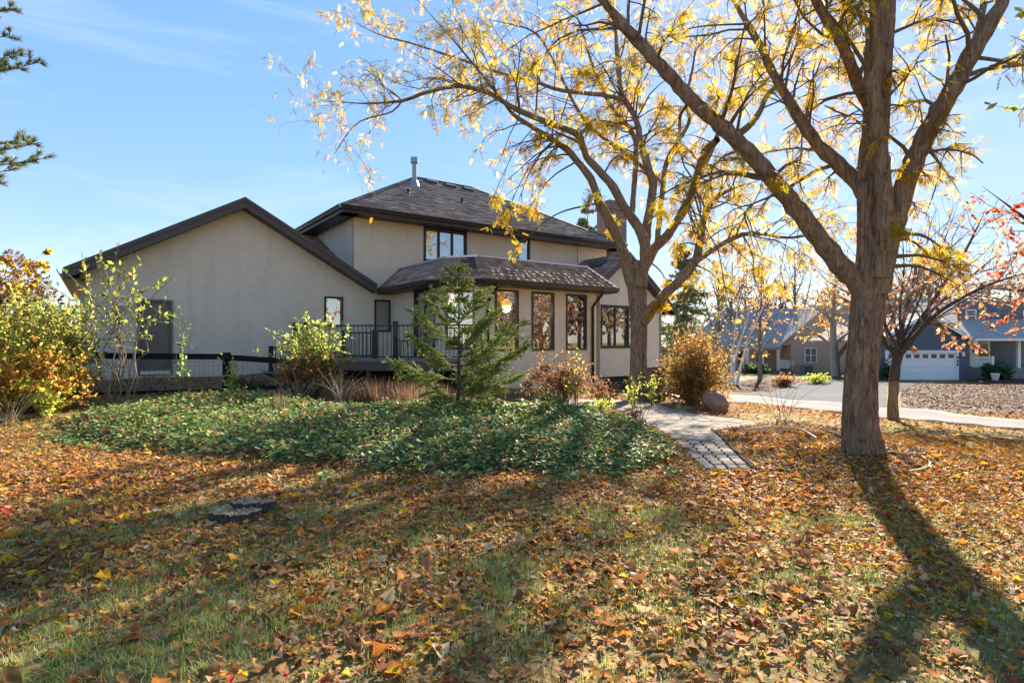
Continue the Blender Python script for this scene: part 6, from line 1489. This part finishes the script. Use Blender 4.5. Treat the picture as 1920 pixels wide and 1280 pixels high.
# row of hazy trees along the horizon, three shapes copied
protos = []
FARL = 'hazy grey brown tree in the row far behind the houses'
def copy_tree(o, loc, rz, sc):
    c = o.copy(); COL.objects.link(c)
    for ch in o.children:
        d = ch.copy(); COL.objects.link(d); d.parent = c; d.matrix_parent_inverse = ch.matrix_parent_inverse.copy()
    c.location = loc; c.rotation_euler = (0, 0, rz); c.scale = (sc, sc, sc); return c
for i in range(3):
    X, Y = ((1600 - 960) / F * 84, (1720 - 960) / F * 88, (1850 - 960) / F * 82)[i], (84, 88, 82)[i]
    protos.append(generic_tree('far_tree', Vector((X, Y, h1(X, Y))), (13, 15, 12)[i], (5, 5.5, 5)[i], FARL, HAZ, 2600, .42, .3, None, 10, 'far tree row', .15, .8))
for i, px in enumerate((1345, 1400, 1460, 1530, 1565, 1640, 1680, 1760, 1800, 1890, 1940, 2010, 1290)):
    Y = 90 + (i * 37) % 23; X = (px - 960) / F * Y; copy_tree(protos[i % 3], Vector((X, Y, h1(X, Y))), i * 1.3, .85 + .1 * ((i * 7) % 4))
generic_tree('yellow_tree', Vector((-17.5, 19.5, h1(-17.5, 19.5))), 4.2, 2.2, 'yellow leaved tree top showing above the left hedge', YEL, 2600, .22, .14, None, 9, None, .2, .7)
# trees to the right of the view, seen mirrored in the window panes
for i, (X, Y, hh, pal_, lab) in enumerate(((20, 8.5, 8.5, RED, 'red maple right of the view, mirrored in the sunroom windows'), (27, 5, 9.5, ORY, 'orange maple right of the view, mirrored in the house windows'), (30, 13, 10, HAZ, 'brown leaved tree right of the view, mirrored in the house windows'), (16.5, -1, 9, ORY, 'golden tree right of the camera, mirrored in the window panes'), (36, 9, 11, HAZ, 'tall brown tree far right of the view, mirrored in the sunroom windows'), (24, 11.5, 6, BR, 'rusty leaved tree right of the view, mirrored in the middle sunroom window'), (34, 0, 11, RED, 'tall red maple far right of the camera, mirrored in the windows'), (27, 19, 9, HAZ, 'brown tree right of the view, mirrored in the right wing window'), (37, 19, 11, ORY, 'golden tree far right of the view, mirrored in the right wing window'))):
    generic_tree('maple_tree', Vector((X, Y, h1(X, Y))), hh, 3.8, lab, pal_, 3600, .28, .2, None, 10, None, .2, .75)

# ------------------------------------------------------------------ neighbouring houses
def sidingmat(name, c, board=.16):
    m, n, bs = newmat(name); bs.inputs['Roughness'].default_value = .7
    t = n.nodes.new('ShaderNodeTexCoord'); sp = n.nodes.new('ShaderNodeSeparateXYZ'); n.links.new(t.outputs['Object'], sp.inputs[0])
    md = n.nodes.new('ShaderNodeMath'); md.operation = 'MULTIPLY'; md.inputs[1].default_value = 1 / board; n.links.new(sp.outputs['Z'], md.inputs[0]); fr = n.nodes.new('ShaderNodeMath'); fr.operation = 'FRACT'; n.links.new(md.outputs[0], fr.inputs[0])
    n.links.new(ramp(n, fr.outputs[0], [(.0, tuple(x * .45 for x in c)), (.10, c), (1, tuple(min(1, x * 1.12) for x in c))]), bs.inputs['Base Color']); bump(n, bs, fr.outputs[0], .8, .03); return m
M_blue = sidingmat('blue_grey_siding', (.095, .125, .185)); M_tan = sidingmat('tan_siding', (.50, .365, .285), .15)
M_froof = simple('grey_far_roof', (.34, .30, .275), .95, 4, .25, bumps=.5, bscale=14, spec=.1)
M_wtrim = M_white
M_fglass = glassmat('far_glass', .12, (.25, .27, .3))
class HouseB:
    """box house facing the camera: local x to the right, y into depth, origin at a ground point"""
    def __init__(s, name, org, yaw, label):
        s.o = Vector(org); s.r = Matrix.Rotation(yaw, 3, 'Z'); s.root = empty(name, org); tag(s.root, label, 'house')
    def P(s, x, y, z): return s.o + s.r @ Vector((x, y, z))
    def box(s, name, x0, x1, y0, y1, z0, z1, mat, parent=None):
        m = MB(); m.box(s.P((x0 + x1) / 2, (y0 + y1) / 2, (z0 + z1) / 2), s.r @ Vector(((x1 - x0) / 2, 0, 0)), s.r @ Vector((0, (y1 - y0) / 2, 0)), (0, 0, (z1 - z0) / 2)); return m.build(name, mat, parent or s.root)
    def prism(s, name, pts, ext, mat, parent=None):
        m = MB(); m.prism([s.P(*p) for p in pts], s.r @ Vector(ext)); return m.build(name, mat, parent or s.root)
    def win(s, x0, x1, z0, z1, y, split=1, hbar=True, fw=.09):
        w = s.box('window', x0, x1, y - .10, y - .02, z0, z0 + fw, M_wtrim)
        for a in ((x0, x1, z1 - fw, z1), (x0, x0 + fw, z0 + fw, z1 - fw), (x1 - fw, x1, z0 + fw, z1 - fw)): s.box('frame', a[0], a[1], y - .10, y - .02, a[2], a[3], M_wtrim, w)
        for i in range(1, split): c = x0 + (x1 - x0) * i / split; s.box('mullion', c - .05, c + .05, y - .09, y - .02, z0 + fw, z1 - fw, M_wtrim, w)
        if hbar: s.box('sash_bar', x0 + fw, x1 - fw, y - .08, y - .02, (z0 + z1) / 2 - .03, (z0 + z1) / 2 + .03, M_wtrim, w)
        s.box('pane', x0 + fw, x1 - fw, y - .05, y - .035, z0 + fw, z1 - fw, M_fdark, w)
        return w
M_fdark = simple('dark_reflecting_pane', (.03, .035, .045), .08, spec=.8)
# blue house
g = gp(1728, 712.6); Yb = g.y; kx = Yb / F
bh = HouseB('neighbour_house', (g.x, g.y, g.z), 0.0, 'blue grey sided house with white garage door across the street')
def bx(px): return (px - 1728) * kx
def bz(py): return (712.6 - py) * kx
ax_, az_ = bx(1731), bz(586); lx, rx = bx(1645), bx(1817); ez = bz(634)
bh.prism('garage_wall', [(lx, 0, -.3), (bx(1662), 0, -.3), (bx(1662), 0, bz(660)), (bx(1794), 0, bz(660)), (bx(1794), 0, -.3), (rx, 0, -.3), (rx, 0, ez + .0), (ax_, 0, az_ - .15), (lx, 0, ez + .0)], (0, .2, 0), M_blue)
bh.box('side_wall', rx - .2, rx - .001, .2, 9, -.3, ez, M_blue)
sl_ = (az_ - ez) / (rx - ax_)
for sgn, ex_ in ((1, bx(1824)), (-1, bx(1638))):
    zz = az_ - abs(ex_ - ax_) * sl_
    bh.prism('roof', [(ax_, -.4, az_), (ex_, -.4, zz), (ex_, -.4, zz - .15), (ax_, -.4, az_ - .15)], (0, 10, 0), M_froof)
    bh.prism('rake_board', [(ax_, -.45, az_ + .03), (ex_, -.45, zz + .03), (ex_, -.45, zz - .28), (ax_, -.45, az_ - .28)], (0, .045, 0), M_wtrim)
# garage door with sections and lights
gd = bh.box('garage_door', bx(1664), bx(1792), .10, .14, .0, bz(662), M_white)
n_s = 4; hz_ = bz(662) / n_s
for i in range(n_s - 1): bh.box('door_section', bx(1664), bx(1792), .045, .10, i * hz_ + .012, (i + 1) * hz_ - .012, M_white, gd)
zb_, zt_ = 3 * hz_ + .012, bz(662); nlt = 8; xs = [bx(1664) + (bx(1792) - bx(1664)) * i / nlt for i in range(nlt + 1)]
bh.box('door_section', xs[0], xs[-1], .045, .10, zb_, zb_ + .11, M_white, gd); bh.box('door_section', xs[0], xs[-1], .045, .10, zt_ - .10, zt_, M_white, gd)
for i in range(nlt + 1): bh.box('door_stile', max(xs[0], xs[i] - .11), min(xs[-1], xs[i] + .11), .046, .10, zb_ + .11, zt_ - .10, M_white, gd)
for i in range(nlt): bh.box('pane', xs[i] + .11, xs[i + 1] - .11, .075, .085, zb_ + .11, zt_ - .10, M_fdark, gd)
for a in ((bx(1659), bx(1664), 0, bz(657)), (bx(1792), bx(1797), 0, bz(657)), (bx(1664), bx(1792), bz(662), bz(657))): bh.box('door_trim', a[0], a[1], -.05, .14, a[2], a[3], M_wtrim)
# three small dark number plates down the right trim, too small to read
for i in range(3): bh.box('number_plate', bx(1794.5) - .06, bx(1794.5) + .06, -.075, -.05, bz(668) - i * .27 - .2, bz(668) - i * .27, M_black)
# entry block to the right
pz = bz(690)
bh.box('porch_wall', rx, bx(1990), 3.0, 3.2, -.3, bz(634), M_blue)
bh.box('upper_wall', bx(1860), bx(1990), 3.2, 3.4, bz(634), bz(560), M_blue)
bh.box('porch_floor', bx(1872), bx(1990), .2, 3.0, -.3, pz, M_concrete)
bh.box('porch_step', bx(1868), bx(1985), -.3, .2, -.3, pz * .66, M_concrete); bh.box('porch_step', bx(1864), bx(1985), -.75, -.3, -.3, pz * .33, M_concrete)
bh.box('porch_floor', rx, bx(1872), .6, 3.0, -.3, pz, M_concrete)
bh.prism('roof', [(rx - .2, -.5, bz(634)), (rx - .2, 7, bz(556)), (rx - .2, 7, bz(560)), (rx - .2, -.5, bz(638))], (bx(2000) - rx, 0, 0), M_froof)
bh.box('gutter', rx, bx(2000), -.65, -.5, bz(639), bz(635), M_wtrim)
bh.prism('roof', [(bx(1730), 6, bz(590)), (bx(1730), 9, bz(545)), (bx(1730), 14, bz(590))], (bx(2000) - bx(1730), 0, 0), M_froof)
bh.win(bx(1872), bx(1893), bz(602), bz(576), 3.2)
ed = bh.box('entry_door', bx(1891), bx(1912), 2.92, 2.99, pz, bz(641), M_white)
bh.box('pane', bx(1894), bx(1911), 2.89, 2.92, pz + .45, bz(644), M_fdark, ed); bh.box('handle', bx(1911.2), bx(1911.9), 2.85, 2.92, pz + .9, pz + 1.15, M_black, ed)
sd = bh.box('sidelight', bx(1878), bx(1889), 2.92, 2.99, pz, bz(641), M_white); bh.box('pane', bx(1881), bx(1887), 2.89, 2.92, pz + 1.1, bz(644), M_fglass if False else M_fdark, sd)
for a in ((bx(1875.5), bx(1878)), (bx(1889), bx(1891)), (bx(1912), bx(1916))): bh.box('door_trim', a[0], a[1], 2.9, 3.0, pz, bz(638), M_wtrim)
for px in (1866, 1916): bh.box('porch_column', bx(px) - .1, bx(px) + .1, .2, .4, pz if px > 1900 else pz, bz(668) if px < 1900 else bz(638), M_wtrim)
bh.box('railing_rail', bx(1830), bx(1866), .27, .33, bz(668) - .12, bz(668) - .04, M_wtrim)
for i in range(12): c = bx(1830) + (bx(1865) - bx(1830)) * i / 11; bh.box('baluster', c - .025, c + .025, .28, .32, pz, bz(668) - .12, M_wtrim)
lamp = bh.box('porch_lantern', bx(1858) - .08, bx(1858) + .08, 2.78, 2.95, bz(650), bz(641), M_lamp)
bh.box('coach_lantern', bx(1803) - .1, bx(1803) + .1, -.2, -.02, bz(668), bz(660), M_flash)
X = g.x + bx(1846); shrub('round_shrub', Vector((X, Yb - 1.2, h1(X, Yb - 1.2))), 'rounded dark green shrub before the blue house porch', 1.7, 1.1, 80, 4200, .16, ([(.07, .16, .06), (.10, .20, .07), (.05, .11, .05)], [2, 2, 1]), .2, side=4, ball=True)
X = g.x + bx(1652); shrub('round_shrub', Vector((X, Yb - .6, h1(X, Yb - .6))), 'dark green upright shrub left of the white garage door', 1.9, .5, 26, 900, .16, ([(.045, .10, .04), (.07, .12, .05)], [1, 1]), .2)
pp_ = gp(1866, 714); m = MB(); m.tube([pp_, pp_ + Z3 * .1, pp_ + Z3 * .5, pp_ + Z3 * .55], [.16, .19, .26, .25], 14); o = m.build('planter', M_cream, None, True); tag(o, 'round pale planter pot beside the porch steps', 'planter')

# tan house
g = gp(1480, 699); Yt = g.y; kx2 = Yt / F
th_ = HouseB('neighbour_house', (g.x, g.y, g.z), 0.0, 'tan sided house with grey roof and white porch posts')
def tx(px): return (px - 1480) * kx2
def tz(py): return (699 - py) * kx2
th_.box('porch_back_wall', tx(1352), tx(1486), 2.4, 2.6, -.3, tz(645), M_tan)
th_.box('main_wall', tx(1483), tx(1640), 0, .25, -.3, tz(628), M_tan)
th_.box('side_wall', tx(1483), tx(1483) + .2, .25, 2.4, -.3, tz(640), M_tan)
th_.prism('gable_wall', [(tx(1457), .02, tz(649)), (tx(1640), .02, tz(628)), (tx(1640), .02, tz(600)), (tx(1545), .02, tz(578)), (tx(1483), .02, tz(626))], (0, .2, 0), M_tan)
th_.prism('roof', [(tx(1350), -.4, tz(651)), (tx(1468), -.4, tz(651)), (tx(1520), 7, tz(578)), (tx(1410), 7, tz(578))], (0, 0, -.12), M_froof) if False else None
m = MB(); A_, B_, C_, D_ = th_.P(tx(1345), -.5, tz(651)), th_.P(tx(1462), -.5, tz(651)), th_.P(tx(1545), 6.5, tz(572)), th_.P(tx(1402), 6.5, tz(572))
m.prism([A_, B_, C_, D_], (0, 0, -.15)); E_ = th_.P(tx(1345), 13, tz(651)); m.prism([A_, D_, E_], (0, 0, -.15)); m.build('roof', M_froof, th_.root)
m = MB(); m.prism([th_.P(tx(1455), -.3, tz(650)), th_.P(tx(1545), -.3, tz(575)), th_.P(tx(1545), 6.6, tz(575)), th_.P(tx(1455), 6.6, tz(650))], (0, 0, -.12)); m.prism([th_.P(tx(1545), -.3, tz(575)), th_.P(tx(1650), -.3, tz(620)), th_.P(tx(1650), 6.6, tz(620)), th_.P(tx(1545), 6.6, tz(575))], (0, 0, -.12)); m.build('roof', M_froof, th_.root)
m = MB(); m.prism([th_.P(tx(1455), -.36, tz(648)), th_.P(tx(1545), -.36, tz(573)), th_.P(tx(1545), -.36, tz(576.5)), th_.P(tx(1455), -.36, tz(651.5))], (0, .05, 0)); m.build('rake_board', M_cream, th_.root)
th_.box('porch_beam', tx(1350), tx(1462), -.35, -.15, tz(655), tz(650.5), M_cream)
th_.box('porch_floor', tx(1350), tx(1483), -.4, 2.4, -.3, tz(694), M_oldwood)
for px in (1374, 1399, 1427, 1457): th_.box('porch_column', tx(px) - .14, tx(px) + .14, -.38, -.12, tz(694), tz(655), M_cream)
th_.win(tx(1433), tx(1449.5), tz(682), tz(654), 2.4); th_.win(tx(1508), tx(1531), tz(680), tz(652), 0, 2)
dd2 = th_.box('entry_door', tx(1401), tx(1409), 2.3, 2.39, tz(694), tz(660), M_fdark); th_.box('door_trim', tx(1409), tx(1412), 2.28, 2.4, tz(694), tz(658), M_cream, dd2)
th_.box('railing_rail', tx(1460), tx(1478), -.34, -.28, tz(676.5), tz(675), M_wtrim); th_.box('railing_rail', tx(1460), tx(1478), -.34, -.28, tz(690), tz(689), M_wtrim)
for i in range(9): c = tx(1460.5) + (tx(1477.5) - tx(1460.5)) * i / 8; th_.box('baluster', c - .03, c + .03, -.33, -.29, tz(689), tz(676.5), M_wtrim)
ac = empty('air_conditioner', th_.P(tx(1505), -.8, 0)); tag(ac, 'grey air conditioning unit beside the tan house wall', 'air conditioner')
m = MB(); m.box(th_.P(tx(1505), -.8, .45), (.5, 0, 0), (0, .4, 0), (0, 0, .42)); m.build('casing', simple('ac_grey', (.20, .21, .22), .6), ac, bevel=.03)
m = MB()
for i in range(9): m.box(th_.P(tx(1505), -1.215, .12 + i * .08), (.46, 0, 0), (0, .012, 0), (0, 0, .012))
m.build('grille', M_black, ac)
m = MB(); m.box(th_.P(tx(1484.5), -.12, 1.0), (.22, 0, 0), (0, .1, 0), (0, 0, .33)); m.tube([th_.P(tx(1484.5), -.12, .7), th_.P(tx(1484.5), -.12, 0)], .04, 6); m.build('utility_meter', M_flash, th_.root)
shrub('green_shrub', th_.P(tx(1408), -1.6, -.1), 'low dark green shrubs in front of the tan house porch', 1.15, 1.9, 70, 3000, .18, ([(.06, .13, .05), (.09, .17, .06), (.045, .09, .04)], [2, 2, 1]), .15, spread=.4)
gq = gp(1472, 724); shrub('brown_shrub', gq, 'rounded brown dry shrub in the bed across the street', .75, .9, 50, 1300, .11, BR, .1)
gq = gp(1530, 718); shrub('yellow_shrub', gq, 'low yellow plants in the bed across the street', .6, 1.2, 46, 1100, .12, YG, .1, cat='plant')
if False:
    tri = 0
    for o in bpy.data.objects:
        if o.type == 'MESH': tri += sum(len(p.vertices) - 2 for p in o.data.polygons)
